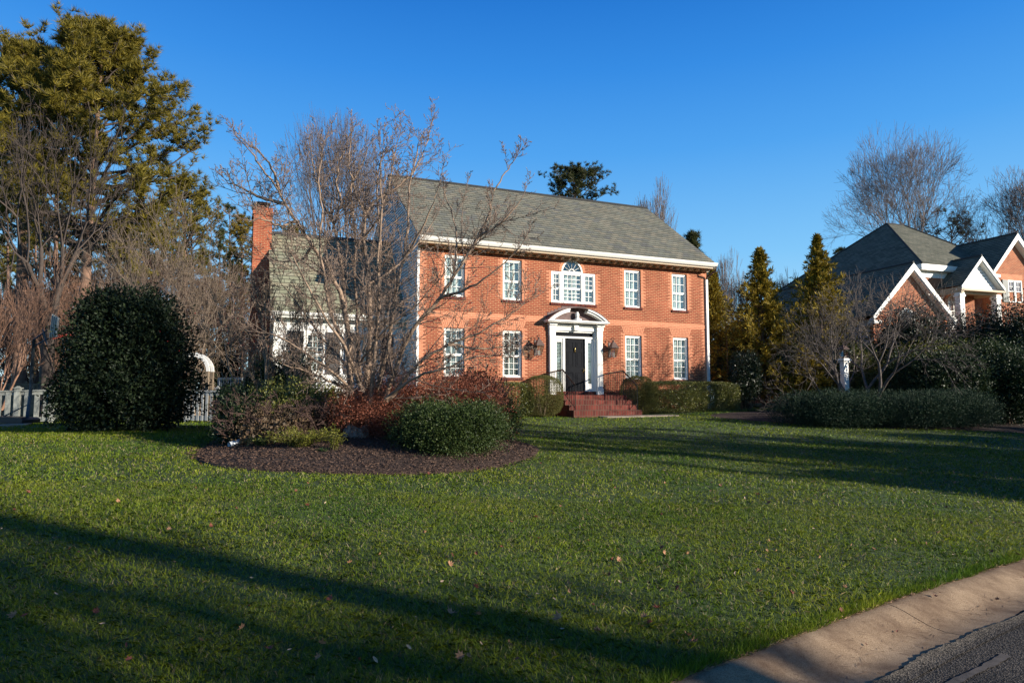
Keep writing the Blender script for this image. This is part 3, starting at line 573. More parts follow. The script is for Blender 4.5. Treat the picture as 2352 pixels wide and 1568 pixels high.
def sash_window(parent, x0, x1, z0, z1, y=.03, cols=3, rows=(3, 3), ang=35, sill=True, cas=.075, m=None, name='window', split=.5, shutterb=True, bpitch=.055):
    W_ = m or WHITE; mb = MB(); cy0, cy1 = y - .02, y + .07
    mb.box(x0, x0 + cas, cy0, cy1, z0, z1); mb.box(x1 - cas, x1, cy0, cy1, z0, z1); mb.box(x0 + cas, x1 - cas, cy0 + .002, cy1, z1 - cas, z1); mb.box(x0 + cas, x1 - cas, cy0 - .02, cy1, z0, z0 + cas * .9)
    fr = mb.build(name, W_, parent); xi0, xi1, zi0, zi1 = x0 + cas, x1 - cas, z0 + cas * .9, z1 - cas; zm = zi0 + (zi1 - zi0) * split; mb = MB()
    for k, (a, b, yy, nr) in enumerate(((zi0, zm, y + .035, rows[0]), (zm, zi1, y + .012, rows[1]))):
        t = .038; mb.box(xi0, xi0 + t, yy, yy + .03, a, b); mb.box(xi1 - t, xi1, yy, yy + .03, a, b); mb.box(xi0 + t, xi1 - t, yy + .001, yy + .03, a, a + t); mb.box(xi0 + t, xi1 - t, yy + .001, yy + .03, b - t, b)
        for c in range(1, cols): xc = xi0 + t + (xi1 - xi0 - 2 * t) * c / cols; mb.box(xc - .009, xc + .009, yy + .004, yy + .028, a + t, b - t)
        for r_ in range(1, nr): zc = a + t + (b - a - 2 * t) * r_ / nr; mb.box(xi0 + t, xi1 - t, yy + .006, yy + .026, zc - .009, zc + .009)
    mb.build('sash', W_, fr)
    mb = MB(); mb.poly([(xi0, y + .052, zi0), (xi1, y + .052, zi0), (xi1, y + .052, zm), (xi0, y + .052, zm)]); mb.poly([(xi0, y + .028, zm), (xi1, y + .028, zm), (xi1, y + .028, zi1), (xi0, y + .028, zi1)]); mb.build('pane', GLASS, fr)
    if shutterb:
        mb = MB(); xm = (xi0 + xi1) / 2
        for a, b in ((xi0 + .01, xm - .02), (xm + .02, xi1 - .01)):
            for c, d in ((zi0 + .01, zm - .02), (zm + .02, zi1 - .01)):
                slats(mb, a + .03, b - .03, c + .03, d - .03, y + .13, bpitch, .056, ang); mb.box(a, a + .03, y + .10, y + .125, c, d); mb.box(b - .03, b, y + .10, y + .125, c, d)
                mb.box(a + .03, b - .03, y + .10, y + .125, c, c + .03); mb.box(a + .03, b - .03, y + .10, y + .125, d - .03, d)
        mb.build('blind', BLIND, fr)
    if sill:
        mb = MB(); n = int((x1 - x0 + .08) / .075)
        for q in range(n): a = x0 - .04 + (x1 - x0 + .08) * q / n; mb.box(a, a + (x1 - x0 + .08) / n - .008, -.05, .04, z0 - .10, z0 - .004)
        mb.build('sill', BRICKD, fr)
    return fr
for i, (a, b) in enumerate(UP):
    sash_window(H, a, b, *UZ, ang=62, split=.47, rows=(2, 2), y=.075, cas=.06); sash_window(H, a, b, *LZ, y=.075, cas=.06, ang=20 if i < 2 else 50, split=.45, rows=(3, 3), bpitch=.07 if i < 2 else .055)
# Palladian window: three lights and a half-round head
fr = sash_window(H, -1.0, -.56, 3.735, 4.96, cols=2, rows=(2, 3), ang=60, sill=False, split=.45); sash_window(H, -.56, .40, 3.735, 4.965, cols=4, rows=(3, 3), ang=60, sill=False, split=.47, y=.022); sash_window(H, .40, .95, 3.735, 4.96, cols=2, rows=(2, 3), ang=60, sill=False, split=.45)
mb = MB()
def arcband(mb, c, r0, r1, y0, y1, t0=0, t1=math.pi, n=18, mi=0):
    for q in range(n):
        a, b = t0 + (t1 - t0) * q / n, t0 + (t1 - t0) * (q + 1) / n
        mb.prism([(c[0] + r0 * math.cos(a), c[1] + r0 * math.sin(a)), (c[0] + r1 * math.cos(a), c[1] + r1 * math.sin(a)), (c[0] + r1 * math.cos(b), c[1] + r1 * math.sin(b)), (c[0] + r0 * math.cos(b), c[1] + r0 * math.sin(b))], 'y', y0, y1, mi)
arcband(mb, ac, ar - .06, ar, .0, .1); mb.box(ac[0] - ar, ac[0] + ar, .003, .1, 4.965, 5.0); arcband(mb, ac, .10, .125, .03, .06, n=10)
for t in (30, 60, 90, 120, 150): a = R(t); mb.tube([(ac[0] + .12 * math.cos(a), .045, ac[1] + .12 * math.sin(a)), (ac[0] + .41 * math.cos(a), .045, ac[1] + .41 * math.sin(a))], .011, 4)
fan = mb.build('fanlight', WHITE, H)
mb = MB(); mb.poly([(ac[0] + .42 * math.cos(t), .06, ac[1] + .02 + .42 * math.sin(t)) for t in np.linspace(0, math.pi, 20)]); mb.build('pane', GLASS, fan)
mb = MB(); n = 28
for q in range(n): a = -1.04 + 2.03 * q / n; mb.box(a, a + 2.03 / n - .008, -.05, .04, 3.63, 3.725)
mb.build('sill', BRICKD, fan)
# ---- entrance
mb = MB(); mb.box(-.40, .49, .10, .15, .31, 2.37); dr = mb.build('front_door', BLACKD, H)
mb = MB()
for x0, x1 in ((-.30, -.01), (.10, .39)):
    for z0, z1 in ((.45, 1.05), (1.27, 1.86), (1.97, 2.24)):
        t = .022; mb.box(x0, x1, .088, .0995, z0, z0 + t); mb.box(x0, x1, .088, .0995, z1 - t, z1); mb.box(x0, x0 + t, .088, .0995, z0 + t, z1 - t); mb.box(x1 - t, x1, .088, .0995, z0 + t, z1 - t); mb.box(x0 + .06, x1 - .06, .090, .0995, z0 + .06, z1 - .06)
mb.build('door_panels', BLACKD, dr)
mb = MB(); mb.tube([(.43, .05, 1.12), (.43, .05, 1.17)], .024, 10); mb.tube([(.43, .05, 1.15), (.43, .10, 1.15)], .012, 8); mb.box(.41, .45, .092, .099, 1.02, 1.22); mb.build('door_handle', BRASS, dr, True)
mb = MB(); mb.lathe([(.02, -.10), (.03, -.07), (.022, -.02), (.035, .02), (.03, .06), (.012, .09)], (.05, .07, 1.93), 10); mb.box(.035, .065, .07, .099, 1.84, 2.02); mb.build('door_knocker', BRASS, dr, True)
mb = MB()                                            # inner frame, sidelights, transom bar
mb.box(-.48, -.40, .04, .16, .31, 2.37); mb.box(.49, .57, .04, .16, .31, 2.37); mb.box(-.90, .92, .02, .16, 2.37, 2.44); mb.box(-.90, -.80, .04, .16, .31, 2.37); mb.box(.82, .92, .04, .16, .31, 2.37)
for a, b in ((-.80, -.48), (.57, .82)):
    mb.box(a, b, .07, .15, .31, .62); mb.box(a, b, .07, .15, 2.22, 2.37); mb.box(a, a + .05, .075, .15, .62, 2.22); mb.box(b - .05, b, .075, .15, .62, 2.22)
mb.box(-.90, .92, .02, .16, 2.60, 2.66); mb.box(-.9, -.84, .05, .16, 2.44, 2.6); mb.box(.86, .92, .05, .16, 2.44, 2.6); ef = mb.build('door_frame', WHITE, H)
mb = MB(); mb.poly([(-.84, .10, 2.44), (.86, .10, 2.44), (.86, .10, 2.6), (-.84, .10, 2.6)]); mb.box(-.84, .86, .12, .13, 2.44, 2.6); mb.build('transom_light', BLACKD, ef)
for a, b in ((-.75, -.53), (.62, .77)):
    mb = MB(); slats(mb, a, b, .64, 2.2, .13, .055, .05, 25); mb.build('sidelight_blind', BLIND, ef)
    mb = MB(); mb.poly([(a, .085, .62), (b, .085, .62), (b, .085, 2.22), (a, .085, 2.22)]); mb.build('sidelight_pane', GLASS, ef)
for xc in (-1.01, 1.065):                            # pilasters
    mb = MB(); mb.box(xc - .13, xc + .13, -.14, .0, .19, .42); mb.box(xc - .115, xc + .115, -.12, 0, .42, 2.43)
    for q in range(6): a = xc - .095 + q * .034; mb.box(a, a + .019, -.128, -.119, .52, 2.38)
    mb.box(xc - .125, xc + .125, -.13, 0, 2.43, 2.69); mb.lathe([(.07, 0), (.07, .008), (.045, .008)], (0, 0, 0), 3) if 0 else None
    for rr_ in (.075, .04): mb.prism([(xc + rr_ * math.cos(t), 2.56 + rr_ * math.sin(t)) for t in np.linspace(0, 6.283, 17)[:-1]], 'y', -.138 - (.08 - rr_) * .25, -.13)
    mb.box(xc - .14, xc + .14, -.16, 0, 2.69, 2.84); mb.box(xc - .16, xc + .16, -.22, 0, 2.84, 2.93)
    mb.box(xc + (.12 if xc < 0 else -.17), xc + (.17 if xc < 0 else -.12), -.02, .16, .19, 2.7)
    mb.build('pilaster', WHITE, H)
mb = MB(); mb.box(-.87, .925, -.05, .02, 2.66, 2.84); mb.box(-.87, .925, -.10, 0, 2.84, 2.90); mb.box(-1.30, 1.30, -.36, 0, 2.93, 2.965); mb.box(-1.34, 1.34, -.42, 0, 2.965, 3.02)
for q in range(42): mb.box(-.86 + q * .0425, -.86 + q * .0425 + .024, -.085, -.05, 2.80, 2.838)
mb.prism([(-.07, 2.66), (.09, 2.66), (.12, 2.965), (-.10, 2.965)], 'y', -.16, -.04)
mb.build('entablature', WHITE, H)
Rr, cz = 1.95, 3.02 + .53 - 1.95; half = math.asin(1.34 / Rr)
for sx in (-1, 1):
    mb = MB(); t0, t1 = math.pi / 2 + sx * R(12), math.pi / 2 + sx * half * .985
    if t1 < t0: t0, t1 = t1, t0
    for (r0, r1, y0) in ((Rr - .16, Rr - .02, -.36), (Rr - .09, Rr - .03, -.42)): arcband(mb, (0, cz), r0, r1, y0, -.10, t0, t1, 12)
    mb.build('arched_pediment', WHITE, H)
mb = MB(); arcband(mb, (0, cz), Rr - .03, Rr + .0, -.43, .0, math.pi / 2 - half, math.pi / 2 + half, 26)
seg = [(Rr * math.sin(t) , cz + (Rr - .03) * math.cos(t)) for t in np.linspace(-half, half, 20)]
mb.prism(seg + [(1.33, 3.022), (-1.33, 3.022)], 'y', -.10, -.02)
x = -1.33; 
while x < 1.32:                                       # stepped flashing against the brick
    xm = x + .075; za = cz + math.sqrt(max(Rr ** 2 - xm ** 2, 0)); zs = math.floor((za + .12) / .0677) * .0677 + .02; mb.box(x, x + .15, -.012, .0, za - .06, zs); x += .152
mb.build('copper_hood', COPPER, H)
mb = MB(); mb.box(-.13, .13, -.34, -.12, 3.022, 3.10); mb.box(-.07, .07, -.29, -.15, 3.10, 3.14); mb.lathe([(.04, .14), (.075, .18), (.085, .26), (.075, .32), (.05, .34), (.06, .37), (.02, .38)], (0, -.22, 3.0), 12); mb.build('urn', WHITE, H, True)
# ---- steps
mb = MB(); mb.box(-1.02, 1.06, -.02, .12, .16, .31)
mb.box(-1.38, 1.40, -1.50, -.003, -.8, .16); mb.box(-1.38, 1.40, -1.83, -1.5, -.8, -.02); mb.box(-1.38, 1.40, -2.16, -1.83, -.8, -.20); mb.box(-1.38, 1.40, -2.49, -2.16, -.8, -.375)
mb.build('front_steps', BRICKD, H)
for x in (-1.27, 1.27):
    mb = MB(); top = [(x, -.02, .98), (x, -1.45, 1.07), (x, -2.38, .50)]
    mb.tube(top, .028, 6); mb.tube([(x, -.02, .26), (x, -1.45, .26), (x, -2.38, -.30)], .012, 5)
    mb.tube([(x, -1.45, .14), (x, -1.45, 1.07)], .018, 6); mb.tube([(x, -2.38, -.40), (x, -2.38, .50)], .018, 6); mb.tube([(x, -.03, .16), (x, -.03, .98)], .015, 6)
    for q in range(1, 11): y = -1.45 * q / 11; mb.tube([(x, y, .26), (x, y, .98 + .09 * q / 11)], .011, 4)
    for q in range(1, 7): t = q / 7; y = -1.45 - .93 * t; mb.tube([(x, y, .26 - .56 * t), (x, y, 1.07 - .57 * t)], .011, 4)
    mb.build('railing', IRON, H)
# ---- wall lanterns
for xc in (-1.68, 1.56):
    mb = MB(); yc = -.30; z0, z1 = 1.66, 2.02; b0, b1 = .075, .15
    for sx in (-1, 1):
        for sy in (-1, 1): mb.tube([(xc + sx * b0, yc + sy * b0, z0), (xc + sx * b1, yc + sy * b1, z1)], .008, 4)
    for zz, bb in ((z0, b0), (z1, b1)): 
        for s in (-1, 1): mb.box(xc - bb, xc + bb, yc + s * bb - .008, yc + s * bb + .008, zz - .008, zz + .008); mb.box(xc + s * bb - .008, xc + s * bb + .008, yc - bb, yc + bb, zz - .009, zz + .009)
    mb._add([(xc + sx * b1 * 1.12, yc + sy * b1 * 1.12, z1) for sx, sy in ((-1, -1), (1, -1), (1, 1), (-1, 1))] + [(xc + sx * .055, yc + sy * .055, 2.24) for sx, sy in ((-1, -1), (1, -1), (1, 1), (-1, 1))], [(0, 1, 5, 4), (1, 2, 6, 5), (2, 3, 7, 6), (3, 0, 4, 7), (4, 5, 6, 7)])
    mb.lathe([(.055, .24), (.03, .29), (.045, .30), (.02, .34)], (xc, yc, 2.0), 8)
    mb.tube([(xc, yc + .02 + .10 * math.cos(t) , 2.34 + .09 * math.sin(t)) for t in np.linspace(-1.2, math.pi, 10)], .011, 5)
    mb.tube([(xc, -.01, 2.2), (xc, -.06, 2.36), (xc, -.16, 2.42), (xc, -.22, 2.34)], .011, 5); mb.tube([(xc, -.02, 1.70), (xc, -.12, 1.60), (xc, yc, 1.60), (xc, yc, 1.66)], .010, 5); mb.box(xc - .05, xc + .05, -.03, -.002, 1.66, 2.24)
    ln = mb.build('wall_lantern', BRONZE, H)
    mb = MB()
    for q in range(4):
        s = [(-1, -1), (1, -1), (1, 1), (-1, 1), (-1, -1)]; a, b = s[q], s[q + 1]; mb.poly([(xc + a[0] * b0, yc + a[1] * b0, z0), (xc + b[0] * b0, yc + b[1] * b0, z0), (xc + b[0] * b1, yc + b[1] * b1, z1), (xc + a[0] * b1, yc + a[1] * b1, z1)])
    mb.build('lantern_glass', GLASS, ln)
    mb = MB(); [mb.tube([(xc + dx, yc, z0), (xc + dx, yc, z0 + .17)], .012, 6) for dx in (-.03, .03)]; mb.build('candle_tubes', WHITE, ln)
# ---- the low white wing, left
WX0, WY, WR = -11.0, 1.92, 4.5; WZE, WZR = 3.04, 6.55
mb = MB(); z = -.6; whol = [(-9.93, -9.17, .93, 2.44), (-7.98, -7.22, .93, 2.44)]
holed(mb, WX0, XL, -.75, 3.1, WY + .02, whol, 0, .12); mb.box(WX0, WX0 + .1, WY + .05, WR * 2 - WY, -.75, 3.1)
while z < 2.98:
    segs_ = [(WX0, XL)]
    for h in whol:
        if h[2] - .1 < z + .06 < h[3]: segs_ = [s for a, b in segs_ for s in (((a, h[0]), (h[1], b)) if a < h[0] < b else ((a, b),))]
    for a, b in segs_: mb._add([(a, WY - .006, z), (b, WY - .006, z), (b, WY + .016, z + .125), (a, WY + .016, z + .125), (a, WY + .018, z), (b, WY + .018, z)], [(0, 1, 2, 3), (4, 5, 1, 0), (0, 3, 4), (1, 5, 2)])
    z += .125
mb.box(WX0 - .03, WX0 + .10, WY - .03, WY + .1, -.7, 3.0)
mb.poly([(WX0, WY + .05, 3.1), (WX0, 2 * WR - WY, 3.1), (WX0, WR, 6.35)]); mb.build('wing_wall', WHITES, H)
for a, b, c, d in whol: sash_window(H, a, b, c, d, y=WY + .03, sill=False, ang=15, cols=3, rows=(2, 3), split=.45, bpitch=.09, cas=.09)
for a, b in ((-10.44, -9.96), (-9.14, -8.66), (-8.49, -8.01), (-7.19, -6.71)):
    mb = MB(); mb.box(a, b, WY - .055, WY - .02, .93, 2.44); mb.box(a + .05, b - .05, WY - .064, WY - .055, 1.05, 1.6)
    for q in range(14): zz = 1.70 + q * .055; mb._add([(a + .06, WY - .052, zz), (b - .06, WY - .052, zz), (b - .06, WY - .075, zz - .03), (a + .06, WY - .075, zz - .03)], [(0, 1, 2, 3)])
    mb.build('shutter', DARKSH, H)
wr = slate('wing_roof', WX0 - .12, XL - .005, WY - .44, WZE - .02, WR, WZR, .2, SLATEW, H, .018); slate('wing_roof', WX0 - .12, XL - .005, 2 * WR - WY + .44, WZE - .02, WR, WZR - .004, .2, SLATEW, H, .018)
mb = MB(); mb.prism([(WR - .14, WZR - .10), (WR, WZR + .04), (WR + .14, WZR - .10)], 'x', WX0 - .14, XL - .006); mb.build('ridge_cap', ROOFDK, wr)
s_ = (WZR - WZE) / (WR - WY + .44)
mb = MB(); mb.prism([(WY - .42, WZE - .04), (WR, WZR - .04), (WR, WZR - .22), (WY - .42, WZE - .22)], 'x', WX0 - .10, WX0 - .02); mb.box(WX0 - .1, XL - .01, WY - .40, WY, 2.88, 2.94); mb.box(WX0, XL - .01, WY - .03, WY, 2.70, 2.88); mb.build('wing_trim', WHITE, H)
mb = MB(); mb.prism([(WY - .42, 2.94), (WY - .42, 3.07), (WY - .54, 3.07), (WY - .53, 3.0), (WY - .49, 2.95)], 'x', WX0 - .14, XL - .02); mb.build('wing_gutter', WHITE, H)
mb = MB(); mb.tube([(WX0 + .02, WY - .48, 2.95), (WX0 + .02, WY - .42, 2.82), (WX0 + .02, WY - .10, 2.62), (WX0 + .02, WY - .08, -.5)], .04, 6); mb.build('wing_downspout', WHITE, H, True)
# chimney
mb = MB(); c0, c1, c2, c3 = -11.70, -11.03, 3.75, 5.0
mb.box(c0, c1, c2, c3, -.75, 7.02); mb.box(c0 - .04, c1 + .04, c2 - .04, c3 + .04, 7.02, 7.15); mb.box(c0 - .015, c1 + .015, c2 - .015, c3 + .015, 7.15, 7.30); ch = mb.build('chimney', BRICKC, H)
mb = MB(); mb.box(c0 + .15, c1 - .15, c2 + .2, c3 - .2, 7.3, 7.40, 0); fl = mb.build('chimney_flue', BRICKT, ch)
mb = MB(); [mb.box(x, x + .02, y, y + .02, 7.40, 7.53) for x in (c0 + .16, c1 - .18) for y in (c2 + .2, c3 - .22)]; mb._add([(c0 + .08, c2 + .1, 7.53), (c1 - .08, c2 + .1, 7.53), (c1 - .08, c3 - .1, 7.53), (c0 + .08, c3 - .1, 7.53), (c0 + .2, c2 + .3, 7.60), (c1 - .2, c2 + .3, 7.60), (c1 - .2, c3 - .3, 7.60), (c0 + .2, c3 - .3, 7.60)], [(0, 3, 2, 1), (4, 5, 6, 7), (0, 1, 5, 4), (1, 2, 6, 5), (2, 3, 7, 6), (3, 0, 4, 7)]); mb.build('chimney_cap', CAPM, ch)
# added dark backing and floor so that no light leaks through the empty rooms
mb = MB(); mb.box(XL + .2, XR - .2, .5, DEP - .2, 2.75, 2.85); mb.box(XL + .2, XR - .2, .6, .7, -.7, 5.5); mb.box(WX0 + .1, XL, WY + .7, WY + .8, -.7, 3.0); mb.box(-1.0, 1.05, .17, .2, .19, 2.72); mb.build('room_light_block', mat('dark_room_backing', (.10, .10, .095), .9), H)
# front walk
mb = MB(); M4 = Matrix.Rotation(math.pi / 2 - HTH, 4, 'Z'); pw = []
for x, y in ((-.4, -2.5), (2.5, -2.5), (2.55, -3.1), (-.4, -3.1)):
    v = M4 @ Vector((x, y, 0)); wx, wy = HQ[0] + v.x, HQ[1] + v.y; pw.append((wx, wy, gz(wx, wy) + .03))
mb.poly(pw); mb.poly([(p[0], p[1], p[2] - .1) for p in pw][::-1]); [mb.poly([pw[i], (pw[i][0], pw[i][1], pw[i][2] - .1), (pw[(i + 1) % 4][0], pw[(i + 1) % 4][1], pw[(i + 1) % 4][2] - .1), pw[(i + 1) % 4]]) for i in range(4)]
kind(mb.build('front_walk', CONCR), 'structure', 'concrete walk slab at the foot of the brick steps')
# ================================================================== NEIGHBOUR'S HOUSE
NQ = (19.0, 32.0); NTH = R(70.7)
N_ = thing('brick_house', 'neighbouring brick house on the right with hipped grey roof, steep gables and white portico', 'house', (NQ[0], NQ[1], EYE), math.pi / 2 - NTH)
NZ = -1.6
def gable_roof(name, xc, hw, yf, yb, ze, zr, m, parent, thick=.14, ex=.15, hipback=0):
    """roof whose gable faces the front; courses on both slopes"""
    mb = MB(); sl = (zr - ze) / hw; L = math.hypot(hw, zr - ze); n = int(L / ex)
    for sx in (-1, 1):
        for i in range(n):
            a, b = i / n, (i + 1) / n; xa, xb = xc + sx * hw * (1 - a), xc + sx * hw * (1 - b); za, zb = ze + (zr - ze) * a, ze + (zr - ze) * b
            ya, yb2 = yb - hipback * a, yb - hipback * b; pts = [(xa + sx * .008, yf, za + .012), (xa + sx * .008, ya, za + .012), (xb, yb2, zb), (xb, yf, zb)]
            uv = [(yf, i * ex + .002), (ya, i * ex + .002), (yb2, (i + 1) * ex - .002), (yf, (i + 1) * ex - .002)]
            mb.poly(pts if sx > 0 else pts[::-1], 0, uv if sx > 0 else uv[::-1]); mb.poly([(xa, yf, za), (xa, ya, za), (xa + sx * .008, ya, za + .012), (xa + sx * .008, yf, za + .012)], 1)
    if hipback: mb.poly([(xc - hw, yb, ze), (xc + hw, yb, ze), (xc, yb - hipback, zr)], 0)
    mb.tube([(xc, yf, zr + .02), (xc, yb - hipback, zr + .02)], .06, 6, 1)
    return mb.build(name, [m, ROOFDK], parent)
def rake(xc, hw, y0, y1, ze, zr, parent, name='rake_trim', wd=.26, soff=.32, tail=True):
    mb = MB(); sl = (zr - ze) / hw
    for sx in (-1, 1):
        mb.prism([(xc + sx * hw * 1.01, ze - .03), (xc, zr - .02), (xc, zr - .02 - wd * 1.2), (xc + sx * hw, ze - wd * .9)], 'y', y0, y0 + .05)
        mb.prism([(xc + sx * hw, ze - wd * .9), (xc, zr - .02 - wd * 1.2), (xc, zr - .08 - wd * 1.2), (xc + sx * hw, ze - wd * .9 - .05)], 'y', y0 + .05, y1)
        if tail: mb.box(min(xc + sx * hw, xc + sx * (hw - .45)), max(xc + sx * hw, xc + sx * (hw - .45)), y0 + .003, y1, ze - .38, ze - .22)
    return mb.build(name, WHITE, parent)
# garage wing with the front gable
mb = MB(); W0, W1, Y0 = -2.3, 2.25, .32
mb.box(W0, W1, Y0, 10.0, NZ, 3.75); mb.poly([(W0, Y0 - .001, 3.7), (W1, Y0 - .001, 3.7), (0, Y0 - .001, 6.2)]); mb.build('gable_wall', BRICKN, N_)
gable_roof('garage_roof', 0, 2.6, 0, 12.4, 3.84, 6.45, SLATEN, N_, hipback=3.2); rake(0, 2.6, -.02, .33, 3.84, 6.45, N_)
mb = MB(); hc = (-.27, 3.62); pts = [(hc[0] + .46 * math.cos(t), .27, hc[1] + .66 * math.sin(t)) for t in np.linspace(0, math.pi, 18)]; mb.poly(pts); mb.build('pane', GLASS, None)
pane0 = bpy.data.objects['pane.' + '%03d' % 0] if False else COL.objects[-1]
mb = MB(); n = 18
for q in range(n):
    a, b = math.pi * q / n, math.pi * (q + 1) / n; f = lambda r1, r2, t: (hc[0] + r1 * math.cos(t), hc[1] + r2 * math.sin(t))
    mb.prism([f(.44, .64, a), f(.50, .70, a), f(.50, .70, b), f(.44, .64, b)], 'y', .24, .30)
mb.box(hc[0] - .5, hc[0] + .5, .24, .30, hc[1] - .05, hc[1]); mb.tube([(hc[0], .26, hc[1]), (hc[0], .26, hc[1] + .66)], .012, 4)
for s in (-1, 1): mb.tube([(hc[0], .26, hc[1]), (hc[0] + s * .32, .26, hc[1] + .46)], .010, 4)
hw_ = mb.build('half_round_window', WHITE, N_); pane0.parent = hw_
mb = MB()
for q in range(n):
    a, b = math.pi * (q + .04) / n, math.pi * (q + .9) / n; f = lambda r1, r2, t: (hc[0] + r1 * math.cos(t), hc[1] + r2 * math.sin(t))
    mb.prism([f(.505, .705, a), f(.64, .88, a), f(.64, .88, b), f(.505, .705, b)], 'y', .30, .33)
mb.build('window_arch_brick', BRICKT, N_)
mb = MB(); mb.tube([(2.62, -.05, 3.70), (2.62, .1, 3.60), (2.45, .28, 3.40), (2.45, .28, NZ)], .04, 6); mb.build('downspout', WHITE, N_)
# main block, hipped
EX0, EX1, EY0, EY1, EZ, AX0, AX1, AY, AZ = 2.35, 9.9, 1.5, 12.4, 6.86, 6.1, 7.5, 6.8, 10.5
mb = MB(); mb.box(EX0 + .35, EX1 - .35, EY0 + .4, EY1 - .4, NZ, EZ - .2); mb.build('main_wall', BRICKN, N_)
mb = MB()
def hipface(A, B, C, D, n=34):   # eave A->B, top D<-C, in courses
    A, B, C, D = map(np.array, (A, B, C, D)); ln = np.linalg.norm(B - A); nrm = np.cross(B - A, D - A); nrm = nrm / np.linalg.norm(nrm); nrm = nrm if nrm[2] > 0 else -nrm; uax = (B - A) / ln
    h = np.linalg.norm((D - A) - ((D - A) @ uax) * uax)
    for i in range(n):
        a, b = i / n, (i + 1) / n; p = [A + (D - A) * a + nrm * .012, B + (C - B) * a + nrm * .012, B + (C - B) * b, A + (D - A) * b]; v0, v1 = i * .15 + .002, (i + 1) * .15 - .002
        mb.poly([tuple(x) for x in p], 0, [((x - A) @ uax, v) for x, v in zip(p, (v0, v0, v1, v1))]); mb.poly([tuple(A + (D - A) * a), tuple(B + (C - B) * a), tuple(p[1]), tuple(p[0])], 1)
a, b, c, d = (EX0, EY0, EZ), (EX1, EY0, EZ), (EX1, EY1, EZ), (EX0, EY1, EZ); t0, t1 = (AX0, AY, AZ), (AX1, AY, AZ)
hipface(a, b, t1, t0, 42); hipface(d, a, t0, t0, 34); hipface(b, c, t1, t1, 34); hipface(c, d, t0, t1, 40)
for p, q in ((a, t0), (b, t1), (c, t1), (d, t0), (t0, t1)): mb.tube([(p[0], p[1], p[2] + .02), (q[0], q[1], q[2] + .02)], .055, 5, 1)
mb.build('hip_roof', [SLATEN, ROOFDK], N_)
mb = MB(); mb.box(EX0 + .01, EX1 - .01, EY0 + .02, EY0 + .06, EZ - .24, EZ - .01); mb.box(EX0 + .01, EX0 + .05, EY0 + .06, EY1, EZ - .24, EZ - .01); mb.box(EX0 + .05, EX1 - .02, EY0 + .06, EY0 + .42, EZ - .30, EZ - .24); mb.box(EX0 + .05, EX0 + .37, EY0 + .42, EY1, EZ - .30, EZ - .24)
mb.box(EX0 + .30, EX1 - .3, EY0 + .36, EY0 + .395, EZ - .62, EZ - .30); mb.build('hip_eaves', WHITE, N_)
# portico
PX, PW, PY = 5.25, 1.52, .5
gable_roof('portico_roof', PX, PW, PY, 4.2, 5.66, 7.25, SLATEN, N_, ex=.15); rake(PX, PW, PY - .02, PY + .32, 5.66, 7.25, N_, 'portico_trim', .17, tail=False)
mb = MB(); z = 5.52
while z < 6.9:
    hwid = (7.05 - z) / (7.25 - 5.66) * PW - .06
    if hwid > .05: mb._add([(PX - hwid, PY + .26, z), (PX + hwid, PY + .26, z), (PX + max(hwid - .15, .01), PY + .29, z + .155), (PX - max(hwid - .15, .01), PY + .29, z + .155)], [(0, 1, 2, 3)])
    z += .155
mb.build('portico_siding', WHITES, N_)
mb = MB(); mb.box(PX - 1.5, PX - 1.3, PY + .06, 1.9, 5.30, 5.60); mb.box(PX + 1.15, PX + 1.35, PY + .3, 1.9, 5.30, 5.52); mb.box(PX - 1.54, PX + 1.54, PY + .0, PY + .25, 5.42, 5.52); mb.box(PX - 1.3, PX + 1.15, PY + .3, PY + .36, 5.30, 5.5); mb.box(PX - 1.3, PX + 1.15, PY + .36, 1.9, 5.46, 5.5); mb.build('portico_beam', BOUNCE_TAN, N_)
for xc in (PX - 1.36, PX + 1.2):
    mb = MB(); yc = PY + .28; mb.box(xc - .15, xc + .15, yc - .15, yc + .15, NZ, 5.12); mb.box(xc - .19, xc + .19, yc - .19, yc + .19, 5.12, 5.22); mb.box(xc - .16, xc + .16, yc - .16, yc + .16, 5.22, 5.32); mb.box(xc - .09, xc + .09, yc - .158, yc - .151, .2, 4.95)
    mb.build('portico_column', WHITE, N_)
# arched window behind portico
mb = MB(); ax, hwid = 4.86, .42
mb.box(ax - hwid, ax - hwid + .06, 1.84, 1.89, 2.2, 5.0); mb.box(ax + hwid - .06, ax + hwid, 1.84, 1.89, 2.2, 5.0); arcband(mb, (ax, 5.0), hwid - .06, hwid, 1.84, 1.89, n=14)
for z in np.arange(2.25, 5.1, .46): mb.box(ax - hwid, ax + hwid, 1.855, 1.885, z, z + .03)
mb.box(ax - .015, ax + .015, 1.85, 1.884, 2.2, 5.0)
for t in (45, 90, 135): mb.tube([(ax, 1.87, 5.0), (ax + .38 * math.cos(R(t)), 1.87, 5.0 + .38 * math.sin(R(t)))], .012, 4)
aw = mb.build('arched_window', WHITE, N_)
mb = MB(); mb.poly([(ax - .4, 1.88, 2.2), (ax + .4, 1.88, 2.2)] + [(ax + .4 * math.cos(t), 1.88, 5.0 + .4 * math.sin(t)) for t in np.linspace(0, math.pi, 14)]); mb.build('pane', GLASS, aw)
mb = MB(); arcband(mb, (ax, 5.0), hwid + .004, hwid + .18, 1.88, 1.90, n=20); mb.build('arch_brick', BRICKT, N_)
